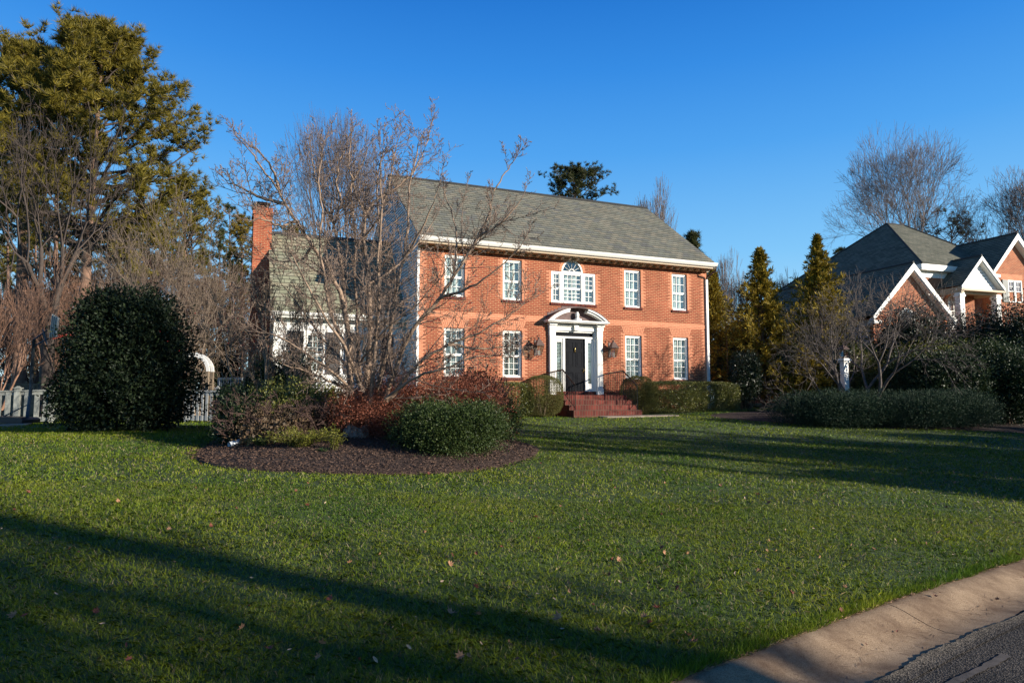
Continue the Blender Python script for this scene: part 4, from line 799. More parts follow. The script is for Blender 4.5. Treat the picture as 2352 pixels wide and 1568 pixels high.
# right hand gable with a double window
RX, RW, RYF = 8.69, 1.94, 1.0
mb = MB(); mb.box(RX - RW + .3, RX + RW - .3, RYF + .32, 8, NZ, 6.72); mb.poly([(RX - RW + .3, RYF + .319, 6.7), (RX + RW - .3, RYF + .319, 6.7), (RX, RYF + .319, 8.5)]); mb.build('right_gable_wall', BRICKN, N_)
gable_roof('right_gable_roof', RX, RW, RYF, 6.4, 6.71, 8.8, SLATEN, N_); rake(RX, RW, RYF - .02, RYF + .33, 6.71, 8.8, N_)
for a in (8.12, 8.66): sash_window(N_, a, a + .52, 5.12, 6.30, y=RYF + .29, cols=2, rows=(2, 2), sill=False, cas=.05, ang=60, split=.48)
mb = MB(); mb.box(7.72, 8.08, RYF + .26, RYF + .31, 5.12, 6.30); [mb.box(7.76, 8.04, RYF + .255, RYF + .265, z, z + .02) for z in np.arange(5.2, 6.25, .06)]; mb.build('shutter', mat('green_black_shutter', (.03, .045, .04), .5), N_)
mb = MB(); mb.box(7.68, 9.3, RYF + .305, RYF + .33, 6.31, 6.62); mb.build('window_header_brick', BRICKT, N_)
# white paling glimpsed below the garage roof, left side wall
mb = MB(); mb.box(W0 - .02, W0 - .005, .5, 10, .5, 3.7); mb.build('side_siding', mat('grey_lilac_siding', (.42, .38, .38), .7, var=.1, vscale=2), N_)
# ================================================================== PLANTS
def mper(d): return d / K / FPX
def auto(wm, hm, dm=None, n=5, sat=.42):
    dm = dm or wm; L_ = [(0, 0, hm * .47, wm * .40, dm * .40, hm * .50)]
    for i in range(n):
        a = 2 * math.pi * (i + random.random() * .6) / n; zz = hm * random.uniform(.28, .68)
        L_.append((math.cos(a) * wm * .24, math.sin(a) * dm * .24, zz, wm * sat * .62, dm * sat * .62, min(hm * .42, hm - zz)))
    return L_
def bushat(name, label, X, d, w_, top, dens, leaf, m, cat='shrub', group=None, dm=None, n=5, seedv=0, base=None, **kw):
    random.seed(seedv + 11); b = gat(X, d) if base is None else np.array(base); wm = w_ * mper(d); hm = at(X, top, d)[2] - b[2]
    return bush(name, label, b, auto(wm, hm, dm, n), dens, leaf, m, cat, group, **kw)
# ---- pines
def pine(label, X, d, top, cb, R0, nl, tufts, m, tr=.28, Xb=None, env=None, seedv=0, needles=16, nlen=.30, group='pines beyond the garden', low=.0, bark=None, nw=.016):
    random.seed(seedv + 3); rs_ = np.random.default_rng(seedv + 50); b = gat(Xb if Xb is not None else X, d); tp = at(X, top, d) - b; hc = at(X, cb, d)[2] - b[2]; h = tp[2] * .965
    root = thing('pine_tree', label, 'pine tree', tuple(b), 0, group); env = env or (lambda t: (.55 + 1.1 * t) if t < .32 else max(.12, 1.0 - ((t - .32) / .68) ** 1.7 * .9))
    axis = lambda z: np.array([tp[0] * (z / h) ** 1.2, tp[1] * 0, z]); mb = MB(); zs = np.linspace(-.3, h * .97, 14); mb.tube([tuple(axis(max(z, 0)) + [0, 0, min(z, 0)]) for z in zs], [tr * (1 - .88 * max(z, 0) / h) for z in zs], 9); mb.build('trunk', bark or BARKP, root, True)
    segs = []; TP, TD = [], []; per = max(1, tufts // nl)
    for i in range(nl):
        t = (i + rs_.random()) / nl; z = hc + (h - hc) * t; az = i * 2.4 + rs_.normal(0, .35); Lm = R0 * env(t) * rs_.uniform(.68, 1.12); up = .10 + .75 * t + rs_.normal(0, .1); p = axis(z - Lm * .12); dirv = unit(np.array([math.cos(az), math.sin(az), up])); pts = [p]; k = 6
        for q in range(k): dirv = unit(dirv + rs_.normal(0, .10, 3) + [0, 0, .05]); pts.append(pts[-1] + dirv * Lm / k)
        r0 = tr * .34 * (1 - .6 * t)
        for q in range(k): segs.append((*pts[q], *pts[q + 1], r0 * (1 - .8 * q / k), r0 * (1 - .8 * (q + 1) / k)))
        nb = max(3, per // 7)
        for s in range(nb):
            f = rs_.uniform(.22, 1.0) ** .8; q = min(int(f * k), k - 1); o_ = pts[q] + (pts[q + 1] - pts[q]) * (f * k - q); sd_ = unit(pts[q + 1] - pts[q] + rs_.normal(0, .75, 3) + [0, 0, .18]); Ls = Lm * rs_.uniform(.18, .42) * (1.1 - .45 * f); e = o_ + sd_ * Ls
            segs.append((*o_, *e, .018, .007))
            for c in range(7):
                g_ = rs_.uniform(.35, 1.05); TP.append(o_ + sd_ * Ls * g_ + rs_.normal(0, .11, 3)); TD.append(unit(sd_ * .6 + rs_.normal(0, .25, 3) + [0, 0, .7]))
    V, F = tubes_np(segs, 4); npmesh('limbs', V, F, BARKD, root)
    TP, TD = np.array(TP), np.array(TD); n = len(TP); D = unit(np.repeat(TD, needles, 0) * 1.05 + unit(rs_.normal(size=(n * needles, 3)))); P = np.repeat(TP, needles, 0) + D * .01
    V, F = blades_mesh(P, D, nlen * rs_.uniform(.7, 1.15, n * needles), nw); npmesh('needles', V, F, m, root); return root
ENVP1 = lambda t: (.95 - .35 * t / .1 * 0 + .10 * math.sin(t * 9)) if t < .28 else max(.10, 1.0 - ((t - .28) / .72) ** 2.1 * .93)
pine('tallest pine at the left, broad dense olive crown above the bare trees', 240, 33, 40, 560, 5.2, 100, 9000, L_PINE, .33, Xb=178, env=ENVP1, seedv=1, needles=20, nw=.016, nlen=.36)
pine('pine with a rounded crown at the left edge beside the tallest pine', 62, 36, 92, 440, 5.0, 72, 5200, L_PINE, .36, Xb=42, seedv=2, needles=19, nw=.017, nlen=.36)
pine('pine whose crown is cut by the left edge of the photo', -70, 38, 130, 480, 4.6, 40, 1700, L_PINED, .30, seedv=3, needles=12, nw=.016)
pine('slim pine trunk standing between the two big left pines', 128, 44, 330, 520, 2.6, 26, 700, L_PINED, .26, seedv=4, needles=11, nw=.02)
pine('pine filling the gap right of the tallest pine', 425, 46, 400, 640, 3.6, 44, 1900, L_PINE, .26, seedv=5, needles=12, nw=.019)
pine('slim pine behind the holly with olive needles', 330, 50, 470, 640, 3.6, 30, 1000, L_PINE, .24, seedv=6, needles=11, nw=.02)
pine('slender pine left of the chimney with a thin crown', 505, 60, 520, 760, 2.9, 30, 1000, L_PINED, .22, seedv=7, needles=11, nw=.024)
pine('golden sunlit pine just left of the chimney', 556, 62, 488, 690, 3.0, 40, 1500, L_PINEY, .22, seedv=8, needles=12, nw=.024)
pine('thin far pine between the holly and the chimney', 470, 68, 585, 800, 2.8, 24, 700, L_PINED, .2, seedv=9, needles=10, nw=.026)
pine('pine crown just showing above the low wing roof', 672, 58, 512, 620, 2.6, 24, 700, L_PINE, .2, seedv=10, needles=11, nw=.022)
pine('pine rising behind the ridge of the brick house', 1322, 58, 376, 520, 3.4, 54, 2300, L_PINED, .24, seedv=11, needles=16, nw=.02, env=lambda t: (.75 + .5 * t) if t < .4 else max(.25, 1 - ((t - .4) / .6) ** 2 * .75))
pine('dark pine behind the right end of the brick house', 1592, 44, 524, 900, 2.3, 60, 2600, L_PINED, .2, seedv=12, needles=14, nw=.018)
pine('small pine top over the neighbour roof slope', 1935, 66, 560, 660, 2.4, 18, 420, L_PINED, .2, seedv=13, needles=11, nw=.026)
pine('dark pine behind the ridge of the neighbouring house', 2185, 62, 508, 640, 4.2, 30, 900, L_PINED, .25, seedv=14, needles=10, nw=.022, env=lambda t: .5 + .5 * math.sin(t * 3))
pine('pine peeping above the low wing beside the main gable', 905, 64, 430, 560, 2.2, 18, 400, L_PINED, .2, seedv=15, needles=11, nw=.024)
for i, (X, d) in enumerate(((18, 48), (250, 50), (292, 52), (440, 56), (528, 66), (395, 60), (82, 55), (590, 70))):
    pine(['bare lower trunk of a wood-edge pine at far left', 'brown pine trunk in the woods left of the holly top', 'second trunk in the woods above the holly', 'pine trunk in the woods above the white arch', 'thin pine trunk in the gap before the chimney', 'pine trunk behind the bare beige tree', 'dark pine trunk behind the basketball hoop', 'farthest pine trunk hidden beside the chimney'][i], X, d, 430 + 25 * (i % 3), 600, 2.6, 18, 420, L_PINED, .2, seedv=20 + i, needles=9, nw=.024, group='wood-edge pines')
WD = [(-30, 52, 500, 800), (95, 58, 520, 830), (175, 54, 560, 850), (270, 60, 540, 820), (350, 56, 580, 840), (415, 64, 560, 820), (480, 58, 640, 850), (545, 68, 600, 840), (20, 64, 560, 850), (310, 72, 520, 800), (140, 70, 480, 780), (600, 74, 560, 800)]
for i, (X, d, tp, cb) in enumerate(WD):
    pine('one of the leafy pines closing the left woods, %s' % ['at the left edge', 'above the fence', 'behind the reddish stems', 'left of the tallest pine trunk', 'over the holly top', 'over the white arch', 'left of the chimney gap', 'in the chimney gap', 'behind the crape myrtle', 'far behind the holly', 'far behind the dark bare tree', 'touching the chimney'][i], X, d, tp, cb, 3.4, 40, 1300, L_PINED if i % 2 else L_PINE, .2, seedv=70 + i, needles=10, nw=.030, nlen=.42, group='leafy pines of the left woods')
rw = np.random.default_rng(5); n = 52000; X_ = rw.uniform(-36, -8, n); Y_ = rw.uniform(44, 50, n) + 3 * np.sin(X_ * .5); hz = 3.2 + 1.1 * np.sin(X_ * .8) + .7 * np.sin(X_ * 2.1 + 1); Z_ = 1. + rw.random(n) ** .8 * hz
V, F = leaves_mesh(np.column_stack([X_, Y_, Z_]), .16, .4, jit=1.); kind(npmesh('woodland_undergrowth', V, F, mat('brown_green_undergrowth', (.03, .035, .014), .7, island=1, col2=(.17, .11, .05))), 'stuff', 'brown and green undergrowth closing the foot of the left woods')
# ---- bare deciduous trees
fork_tree('bare_tree', 'dark bare tree with upswept limbs left of the tallest pine', 95, 27, 272, 330, BARKD, 8, 1, .25, .30, 6, (18, 44), .24, None, .0075, side=.6, up=.02, jit=.11, bole=.42, three=.15)
fork_tree('bare_tree', 'pale tan many stemmed bare tree behind the big holly', 385, 23, 480, 360, BARKG, 7, 5, .7, .085, 9, (14, 38), .2, None, .0065, side=.8, up=.03)
fork_tree('bare_tree', 'bare tree with pale grey crooked limbs reaching right above the holly', 455, 24.8, 600, 240, BARKG, 7, 3, .7, .08, 19, (18, 44), .2, None, .007, side=1., up=.0, jit=.14)
fork_tree('bare_tree', 'smooth orange barked crape myrtle lit by the sun at the left edge', -12, 23, 650, 250, BARKO, 6, 5, .5, .055, 5, (10, 26), .24, None, .006, side=.9, up=.05)
fork_tree('bare_tree', 'clump of reddish upright stems behind the basketball hoop', 128, 27.5, 600, 200, BARKO, 6, 8, .35, .05, 6, (8, 24), .26, None, .007, side=.9, up=.06)
fork_tree('bare_tree', 'brown brushy bare tree between the woods pines', 300, 40, 590, 400, BARKT, 7, 5, .6, .10, 7, (14, 34), .2, None, .011, side=1.1)
fork_tree('bare_tree', 'brown brushy bare tree left of the chimney', 500, 44, 640, 280, BARKT, 7, 5, .6, .10, 8, (14, 34), .2, None, .012, side=1.1)
fork_tree('bare_tree', 'low brown brush at the foot of the left woods', 60, 38, 640, 330, BARKT, 7, 7, .7, .09, 18, (14, 36), .2, None, .011, side=1.1)
fork_tree('bare_tree', 'tall hazy bare tree behind the low wing', 768, 48, 288, 260, BARKB, 8, 2, .2, .26, 12, (13, 32), .22, None, .008, side=.8, up=.03, bole=.5)
fork_tree('bare_tree', 'thin bare tree behind the right slope of the slate roof', 1535, 52, 446, 150, BARKB, 8, 1, .3, .14, 13, (10, 28), .2, None, .010, side=1.2)
fork_tree('bare_tree', 'wide fan-crowned bare tree behind the neighbouring house', 2138, 58, 338, 330, BARKB, 9, 1, .5, .34, 14, (14, 34), .22, None, .0095, side=.9, up=.03, bole=.75)
fork_tree('bare_tree', 'bare tree at the right edge behind the neighbouring house', 2365, 55, 395, 260, BARKB, 9, 1, .4, .30, 15, (14, 34), .22, None, .0095, side=.9, up=.03, bole=.7)
for i, (X, tp, wd) in enumerate(((1668, 590, 70), (1712, 625, 90), (1800, 640, 90), (1652, 640, 60))):
    fork_tree('bare_tree', ['small distant bare tree right of the brick house', 'distant bare tree between the first two conifers', 'distant bare tree against the sky left of the neighbour roof', 'faint distant bare tree next to the gutter corner'][i], X, 72 - i * 3, tp, wd * 1.2, BARKB, 7, 2, .3, .12, 30 + i, (10, 28), .2, 'distant bare trees', .012)
fork_tree('bare_tree', 'low spreading bare ornamental tree in the right hand bed', 1985, 24, 640, 440, mat('ornamental_bark', (.11, .088, .075), .85, var=.3, vscale=9), 7, 4, 1.0, .085, 17, (16, 40), .24, None, .0052, side=1.3, up=-.01, jit=.09)
# ---- magnolia: main limbs follow the tree, twigs are grown from them
mg = thing('magnolia_tree', 'large bare many stemmed magnolia with budded twigs in the mulch bed', 'tree', tuple(gat(812, 14.2)))
MB0 = np.array(mg.location)
LIMBS = [([(800, 925, 0), (806, 820, .0), (798, 744, .1), (788, 688, .1), (770, 650, .0), (752, 611, -.1), (719, 565, -.2), (680, 509, -.3), (655, 468, -.3), (642, 440, -.3), (600, 385, -.4), (578, 350, -.5)], .058, .012),
 ([(655, 468, -.3), (610, 457, -.2), (575, 440, -.2), (545, 425, -.1), (522, 418, 0)], .035, .008), ([(680, 509, -.3), (640, 520, -.5), (600, 500, -.7), (570, 505, -.8)], .028, .008),
 ([(642, 440, -.3), (632, 400, -.2), (600, 350, .1), (560, 320, .3)], .03, .008),
 ([(798, 744, .1), (788, 644, .5), (776, 558, .7), (766, 512, .8), (784, 470, .9), (802, 430, 1.), (830, 380, 1.1), (850, 330, 1.2)], .042, .009), ([(766, 512, .8), (740, 460, .6), (722, 400, .5), (715, 345, .5)], .03, .008), ([(784, 470, .9), (770, 400, .8), (795, 330, .8)], .026, .008),
 ([(835, 930, .3), (850, 800, .5), (849, 652, .6), (842, 601, .6), (835, 549, .6), (838, 490, .7), (859, 462, .8), (908, 434, 1.), (950, 395, 1.1), (975, 350, 1.2), (990, 290, 1.3)], .050, .009), ([(838, 490, .7), (815, 440, .5), (800, 380, .3), (806, 320, .3)], .022, .007), ([(835, 549, .6), (870, 500, .2), (890, 440, 0), (905, 370, 0), (915, 320, 0)], .022, .007),
 ([(860, 935, .1), (890, 800, 0), (905, 690, -.1), (925, 600, -.1), (940, 520, 0), (935, 450, 0), (950, 380, .1), (965, 320, .2)], .046, .009), ([(925, 600, -.1), (960, 540, -.5), (990, 480, -.7), (1010, 420, -.8)], .024, .007),
 ([(880, 925, -.2), (930, 790, -.4), (947, 758, -.5), (1008, 686, -.6), (1042, 635, -.6), (1070, 590, -.6), (1097, 546, -.6), (1124, 488, -.6), (1130, 447, -.6), (1155, 406, -.5), (1178, 372, -.5)], .042, .008), ([(1097, 546, -.6), (1140, 520, -.7), (1180, 480, -.8), (1198, 455, -.8)], .026, .007), ([(1042, 635, -.6), (1050, 560, -.3), (1040, 490, -.1), (1020, 440, 0)], .022, .007),
 ([(890, 920, -.4), (960, 830, -.9), (1030, 790, -1.1), (1100, 765, -1.2), (1160, 730, -1.2), (1215, 690, -1.2)], .032, .007), ([(1030, 790, -1.1), (1100, 800, -1.0), (1160, 795, -.9)], .028, .007), ([(1008, 686, -.6), (1080, 660, -1.), (1140, 620, -1.2), (1190, 570, -1.3)], .026, .006),
 ([(800, 870, 0), (850, 800, -.4), (900, 740, -.7), (960, 700, -.9), (1010, 640, -1.1)], .024, .007), ([(806, 850, .2), (760, 800, .6), (715, 740, .9), (680, 690, 1.0), (640, 640, 1.1)], .032, .007), ([(825, 900, 0), (770, 880, -.5), (700, 850, -.8), (640, 830, -.9)], .028, .007), ([(719, 565, -.2), (690, 600, .2), (640, 600, .4), (600, 580, .5)], .026, .007), ([(849, 652, .6), (900, 620, 1.), (960, 560, 1.4), (1000, 500, 1.6)], .022, .007), ([(845, 910, .5), (870, 700, 1.2), (875, 560, 1.5), (865, 420, 1.7), (880, 350, 1.8)], .038, .008),
 ([(815, 930, -.2), (800, 820, -.4), (760, 720, -.5), (745, 640, -.6), (735, 560, -.7), (738, 480, -.7), (730, 400, -.7), (745, 330, -.7)], .040, .008), ([(850, 930, -.3), (862, 800, -.5), (872, 690, -.6), (868, 580, -.7), (880, 480, -.8), (872, 400, -.8), (880, 340, -.8)], .038, .008),
 ([(830, 925, .5), (822, 780, .9), (815, 640, 1.1), (818, 540, 1.2), (805, 450, 1.2), (812, 370, 1.2)], .036, .008),
 ([(885, 915, -.6), (960, 860, -1.2), (1020, 845, -1.4), (1080, 820, -1.5), (1140, 815, -1.5)], .028, .007), ([(820, 905, -.4), (760, 850, -1.0), (690, 800, -1.3), (640, 770, -1.4), (590, 760, -1.4)], .028, .007), ([(835, 900, -.5), (790, 790, -1.1), (730, 700, -1.4), (690, 620, -1.5), (660, 560, -1.5)], .03, .007)]
segs = {i: [] for i in range(8)}; mainb = MB(); random.seed(5)
PMG = dict(n=3, k=[8, 5, 3], jit=[.09, .10, .12], up=[.045, .08, .10], kids=[1.15, .95, 0], start=[.1, .1, 0], ang=[48, 46, 42], len=[.40, .40, .42], rr=[.62, .7, .7], rmin=.0038)
for pts, r0, r1 in LIMBS:
    W = np.array([at(X, Y, 14.2 + o) - MB0 for X, Y, o in pts]); 
    if r0 > .05 and W[0][2] < .6: W[0][2] = -.12
    n = 4 * (len(W) - 1) + 1; tq = np.linspace(0, len(W) - 1, n); Q = np.stack([np.interp(tq, range(len(W)), W[:, k]) for k in range(3)], 1); Q[1:-1] = .25 * Q[:-2] + .5 * Q[1:-1] + .25 * Q[2:]; Q[1:-1] += np.random.default_rng(len(pts)).normal(0, .012, (n - 2, 3))
    rad = [r0 + (r1 - r0) * (i / (n - 1)) ** .8 for i in range(n)]; mainb.tube([tuple(p) for p in Q], [r_ * 1.25 for r_ in rad], 7); cum = 0
    for i in range(1, n):
        L_ = np.linalg.norm(Q[i] - Q[i - 1]); cum += L_; t = unit(Q[i] - Q[i - 1])
        if i < n * .22 and r0 > .05: continue
        for _ in range(int(L_ / .27 + random.random())):
            ax_ = unit(np.cross(t, np.random.RandomState(random.randrange(1 << 30)).normal(size=3))); an = R(random.uniform(35, 70)); nd = unit(t * math.cos(an) + ax_ * math.sin(an) + np.array([0, 0, .25]))
            grow(segs, Q[i] - (Q[i] - Q[i - 1]) * random.random(), nd, random.uniform(.5, 1.9) * (1 - .5 * i / n), max(.006, min(rad[i] * .5, .012)), 2 - 2, PMG)
    grow(segs, Q[-1], unit(Q[-1] - Q[-2]), .6, r1, 0, PMG)
mainb.build('limbs', BARKM, mg, True); allS = np.array([s for v in segs.values() for s in v]); allS[:, 6:] = np.maximum(allS[:, 6:], .0042)
V, F = tubes_np(allS, 4); npmesh('twigs', V, F, TWIGM, mg)
tips = np.array(segs[2])[2::3]; tips = tips[rng.random(len(tips)) < .4]; dv = unit(tips[:, 3:6] - tips[:, :3]); bs = np.concatenate([tips[:, 3:6] - dv * .004, tips[:, 3:6] + dv * .016, np.full((len(tips), 1), .004), np.full((len(tips), 1), .0062)], 1); b2 = np.concatenate([bs[:, 3:6], bs[:, 3:6] + dv * .022, bs[:, 7:8], np.full((len(tips), 1), .001)], 1)
V, F = tubes_np(np.concatenate([bs, b2]), 4); npmesh('buds', V, F, mat('magnolia_bud', (.30, .21, .16), .6, island=.3), mg)
# ---- berry shrub left of it
bt = bare_tree('bare_shrub', 'tall bare shrub with a few red berries left of the magnolia', 622, 15.6, 600, 280, BARKG, dict(kids=[1.0, 1.3, 1.3, 1.2, 0], jit=[.08, .12, .16, .18, .2], up=[.03, .08, .08, .06, .04], ang=[30, 38, 40, 42]), trunk_r=.045, stems=7, spread=.62, fork=.2, seedv=23, cat='shrub', twig=.0045)
n = 260; P = rng.normal(0, 1, (n, 3)) * [.75, .6, .45] + [-.35, 0, 2.2]; V, F = leaves_mesh(P, .022, .9); npmesh('berries', V, F, mat('red_berry', (.30, .012, .012), .35), bt)
# ---- shrubs of the magnolia bed
bushat('shrub', 'rounded green azalea at the right front of the mulch bed', 1038, 12.8, 280, 918, 2100, .036, L_AZAL, dm=2.2, n=8, seedv=1, shell=.5, rough=.26)
bushat('shrub', 'rust coloured shrub in front of the magnolia stems', 850, 13.9, 210, 885, 1000, .036, L_RUST, n=5, seedv=14, shell=.85, rough=.25, inner=False)
bushat('shrub', 'rust coloured shrub behind the rounded azalea', 1060, 15.0, 260, 848, 800, .038, L_RUST, n=6, seedv=15, shell=.85, rough=.25, inner=False)
bushat('shrub', 'olive green shrub in the middle of the left half of the mulch bed', 660, 14.3, 200, 865, 700, .05, L_HEDGE, n=6, seedv=16, shell=.6, rough=.22)
bushat('shrub', 'low dark green mound at the far left of the mulch bed', 550, 13.6, 130, 915, 800, .045, L_RHOD, n=5, seedv=17, shell=.6, rough=.2)
bushat('shrub', 'dark green azalea behind the rounded azalea', 1130, 15.4, 150, 905, 900, .042, L_AZAL, n=4, seedv=2)
bushat('shrub', 'leafy dark broadleaf shrub poking up behind the rust red bush', 1088, 16.3, 120, 838, 260, .09, L_GLOSS, n=4, seedv=3, aspect=.38, shell=.7)
rb = bushat('shrub', 'rust red twiggy bush in the middle of the mulch bed', 965, 14.6, 420, 855, 900, .038, L_RUST, dm=1.9, n=6, seedv=4, shell=.85, rough=.25, inner=False, stems=0)
sg = []; random.seed(77)
for i in range(260):
    a = random.uniform(0, 6.28); r_ = random.random() ** .5 * .75; p = np.array([math.cos(a) * r_ * 1.1, math.sin(a) * r_ * .7, -.03]); seg2 = {i_: [] for i_ in range(6)}
    grow(seg2, p, unit(np.array([math.cos(a) * .6, math.sin(a) * .6, 1.])), random.uniform(.5, .95), .006, 0, dict(n=3, k=[5, 4, 3], jit=[.14, .22, .25], up=[.04, .04, .02], kids=[1.6, 1.4, 0], start=[.15, .1, 0], ang=[40, 42], len=[.5, .5], rr=[.7, .7], rmin=.003)); sg += [s for v in seg2.values() for s in v]
V, F = tubes_np(sg, 3); npmesh('twigs', V, F, mat('rust_twig', (.22, .085, .05), .8, var=.35, vscale=7), rb)
bushat('shrub', 'mixed green and brown shrub at the left end of the mulch bed', 570, 14.2, 170, 868, 420, .045, L_RHOD, n=5, seedv=5, shell=.7)
bushat('shrub', 'olive leaved shrub in front of the low wing window', 640, 16.6, 190, 800, 420, .075, L_RHOD, n=6, seedv=6, aspect=.4, shell=.6)
bushat('shrub', 'yellow green broadleaf shrub between the olive shrub and the magnolia stems', 735, 15.8, 150, 868, 420, .07, L_YEL, n=4, seedv=7, aspect=.35, shell=.7)
bushat('shrub', 'brown tangled shrub low at the left of the mulch bed', 630, 13.3, 200, 925, 380, .035, mat('brown_leaf', (.05, .035, .018), .7, island=1, col2=(.16, .10, .05)), n=5, seedv=8, shell=.8)
for lb, X, d, tp, w_, sd2, mt in (('tangle of arching bare brown twigs at the left of the mulch bed', 600, 13.7, 890, 230, 51, BARKT), ('bare twiggy tangle just left of the magnolia stems', 735, 14.0, 880, 230, 52, BARKT), ('thicket of thin bare shoots behind the rust red bush', 930, 16.2, 800, 330, 53, BARKT), ('bare brown shoots at the right end of the rust red bush', 1120, 15.6, 850, 170, 54, BARKT)):
    bare_tree('bare_shrub', lb, X, d, tp, w_, mt, dict(n=4, kids=[1.4, 1.5, 1.3, 0], k=[6, 5, 4, 3], jit=[.14, .2, .22, .2], up=[.03, .02, .02, 0]), 'bare twiggy shrubs of the mulch bed', .016, .15, sd2, 16, 1.0, cat='shrub', twig=.0035)
bushat('shrub', 'dark green broadleaf shrub at the left end of the mulch bed, nearest the picket gate', 545, 15.6, 130, 880, 420, .07, L_RHOD, n=5, seedv=9, shell=.6)
def sprig(name, label, X, d, w_, top, n, m, L=.1, seedv=0, droop=.0, lw=.10):
    b = gat(X, d); b[2] = float(bedz(b[0], b[1])); hm = at(X, top, d)[2] - b[2]; wm = w_ * mper(d); root = thing(name, label, 'plant', tuple(b)); rs_ = np.random.default_rng(seedv); segs_ = []; P, D = [], []
    for i in range(n):
        a = rs_.uniform(0, 6.28); r_ = rs_.uniform(.2, 1) * wm / 2; hh = hm * rs_.uniform(.45, 1); p0 = np.array([0, 0, -.02]) + rs_.normal(0, .04, 3) * [1, 1, 0]; p1 = np.array([math.cos(a) * r_ * .4, math.sin(a) * r_ * .3, hh * .65]); p2 = np.array([math.cos(a) * r_, math.sin(a) * r_ * .6, hh * (1 - droop * rs_.random())])
        prev = p0
        for t in np.linspace(.12, 1, 9):
            q = (1 - t) ** 2 * p0 + 2 * t * (1 - t) * p1 + t * t * p2; segs_.append((*prev, *q, .004 * (1.3 - t), .004 * (1.2 - t))); prev = q
            for _ in range(5): P.append(q + rs_.normal(0, .02, 3)); D.append(unit(q - p0 + rs_.normal(0, .25, 3)))
    V, F = tubes_np(segs_, 3); npmesh('stems', V, F, BARK, root); V, F = leaves_mesh(np.array(P), L, lw * 2.5, np.array(D), jit=.35); npmesh('foliage', V, F, m, root); return root
sprig('plant', 'sprawling yellow green juniper at the front of the mulch bed', 695, 12.3, 210, 975, 95, L_YEL, .05, 1, .5); sprig('plant', 'upright yellow sprig standing on the bare mulch', 770, 12.1, 60, 985, 15, L_YEL, .045, 2, .1)
def straps(label, X, d, n, L, m, lean=(0, 0), rad=.12):
    b = gat(X, d); b[2] = float(bedz(b[0], b[1])); root = thing('strap_leaf_clump', label, 'plant', tuple(b), 0, 'strap leaved clumps'); V, F = [], []; o = 0
    for i in range(n):
        a = rng.uniform(0, 6.28); l = L * rng.uniform(.6, 1.1); dv_ = np.array([math.cos(a), math.sin(a), 0]) + np.array([*lean, 0]); sd_ = unit(np.array([-math.sin(a), math.cos(a), 0])); p = np.array([math.cos(a), math.sin(a), 0]) * rng.random() * rad; k = 5; w0 = .006; el = rng.uniform(.9, 1.35)
        for q in range(k + 1):
            t = q / k; c = p + dv_ * l * t * math.cos(el) + np.array([0, 0, 1]) * l * (t * math.sin(el) - .75 * t * t); c[2] = max(c[2], .01); ww = w0 * (1 - t * .85); V += [c - sd_ * ww, c + sd_ * ww]
        F += [(o + 2 * q, o + 2 * q + 1, o + 2 * q + 3, o + 2 * q + 2) for q in range(k)]; o += 2 * (k + 1)
    npmesh('leaves', V, F, m, root)
straps('arching strap leaved clump beside the white pipe', 605, 12.6, 130, .55, L_STRAP, (-.5, -.25)); straps('strap leaved clump in front of the stump', 905, 13.2, 90, .42, L_STRAP); straps('small grassy tuft on the bare mulch', 742, 11.9, 60, .22, L_STRAP, rad=.08); straps('strap leaved clump under the rounded azalea', 965, 12.9, 90, .4, L_STRAP)
# ---- big holly
hb = gat(298, 16.6); hh = at(300, 655, 16.6)[2] - hb[2]; hwm = 318 * mper(16.6) / 2
hl = bush('holly_tree', 'big dark glossy holly left of the magnolia bed', hb, [(0, 0, hh * .30, hwm * .98, hwm * .95, hh * .34), (-.06, 0, hh * .58, hwm * .86, hwm * .8, hh * .30), (.05, 0, hh * .78, hwm * .60, hwm * .6, hh * .215), (-hwm * .42, -.2, hh * .52, hwm * .42, hwm * .5, hh * .3), (hwm * .45, -.3, hh * .44, hwm * .46, hwm * .5, hh * .3), (hwm * .3, -.4, hh * .7, hwm * .35, hwm * .4, hh * .2), (-hwm * .3, -.4, hh * .78, hwm * .34, hwm * .4, hh * .18), (-hwm * .5, -.5, hh * .2, hwm * .45, hwm * .5, hh * .2), (hwm * .5, -.5, hh * .2, hwm * .45, hwm * .5, hh * .2)], 640, .075, L_HOLLY, 'holly', None, rough=.13, shell=.42, aspect=.55, stems=4)
# stray leafy shoots standing out of its outline
n = 60; uu = unit(rng.normal(size=(n, 3)) * [1, 1, .8] + [0, -.2, .5]); st_ = uu * [hwm * .92, hwm * .9, hh * .46] + [0, 0, hh * .46]; st_ = st_[(st_[:, 2] > .3)]; dd_ = unit(uu[:len(st_)] + [0, 0, .8]); PP_ = np.concatenate([st_ + dd_ * t for t in np.linspace(0, .38, 9)]); V, F = leaves_mesh(PP_ + rng.normal(0, .02, PP_.shape), .07, .5, np.tile(dd_, (9, 1)), jit=.7); npmesh('foliage', V, F, L_HOLLY, hl)
bushat('holly_tree', 'dark evergreen behind the white arch', 500, 25.5, 95, 770, 260, .09, L_HOLLY, cat='holly', n=4, seedv=33)
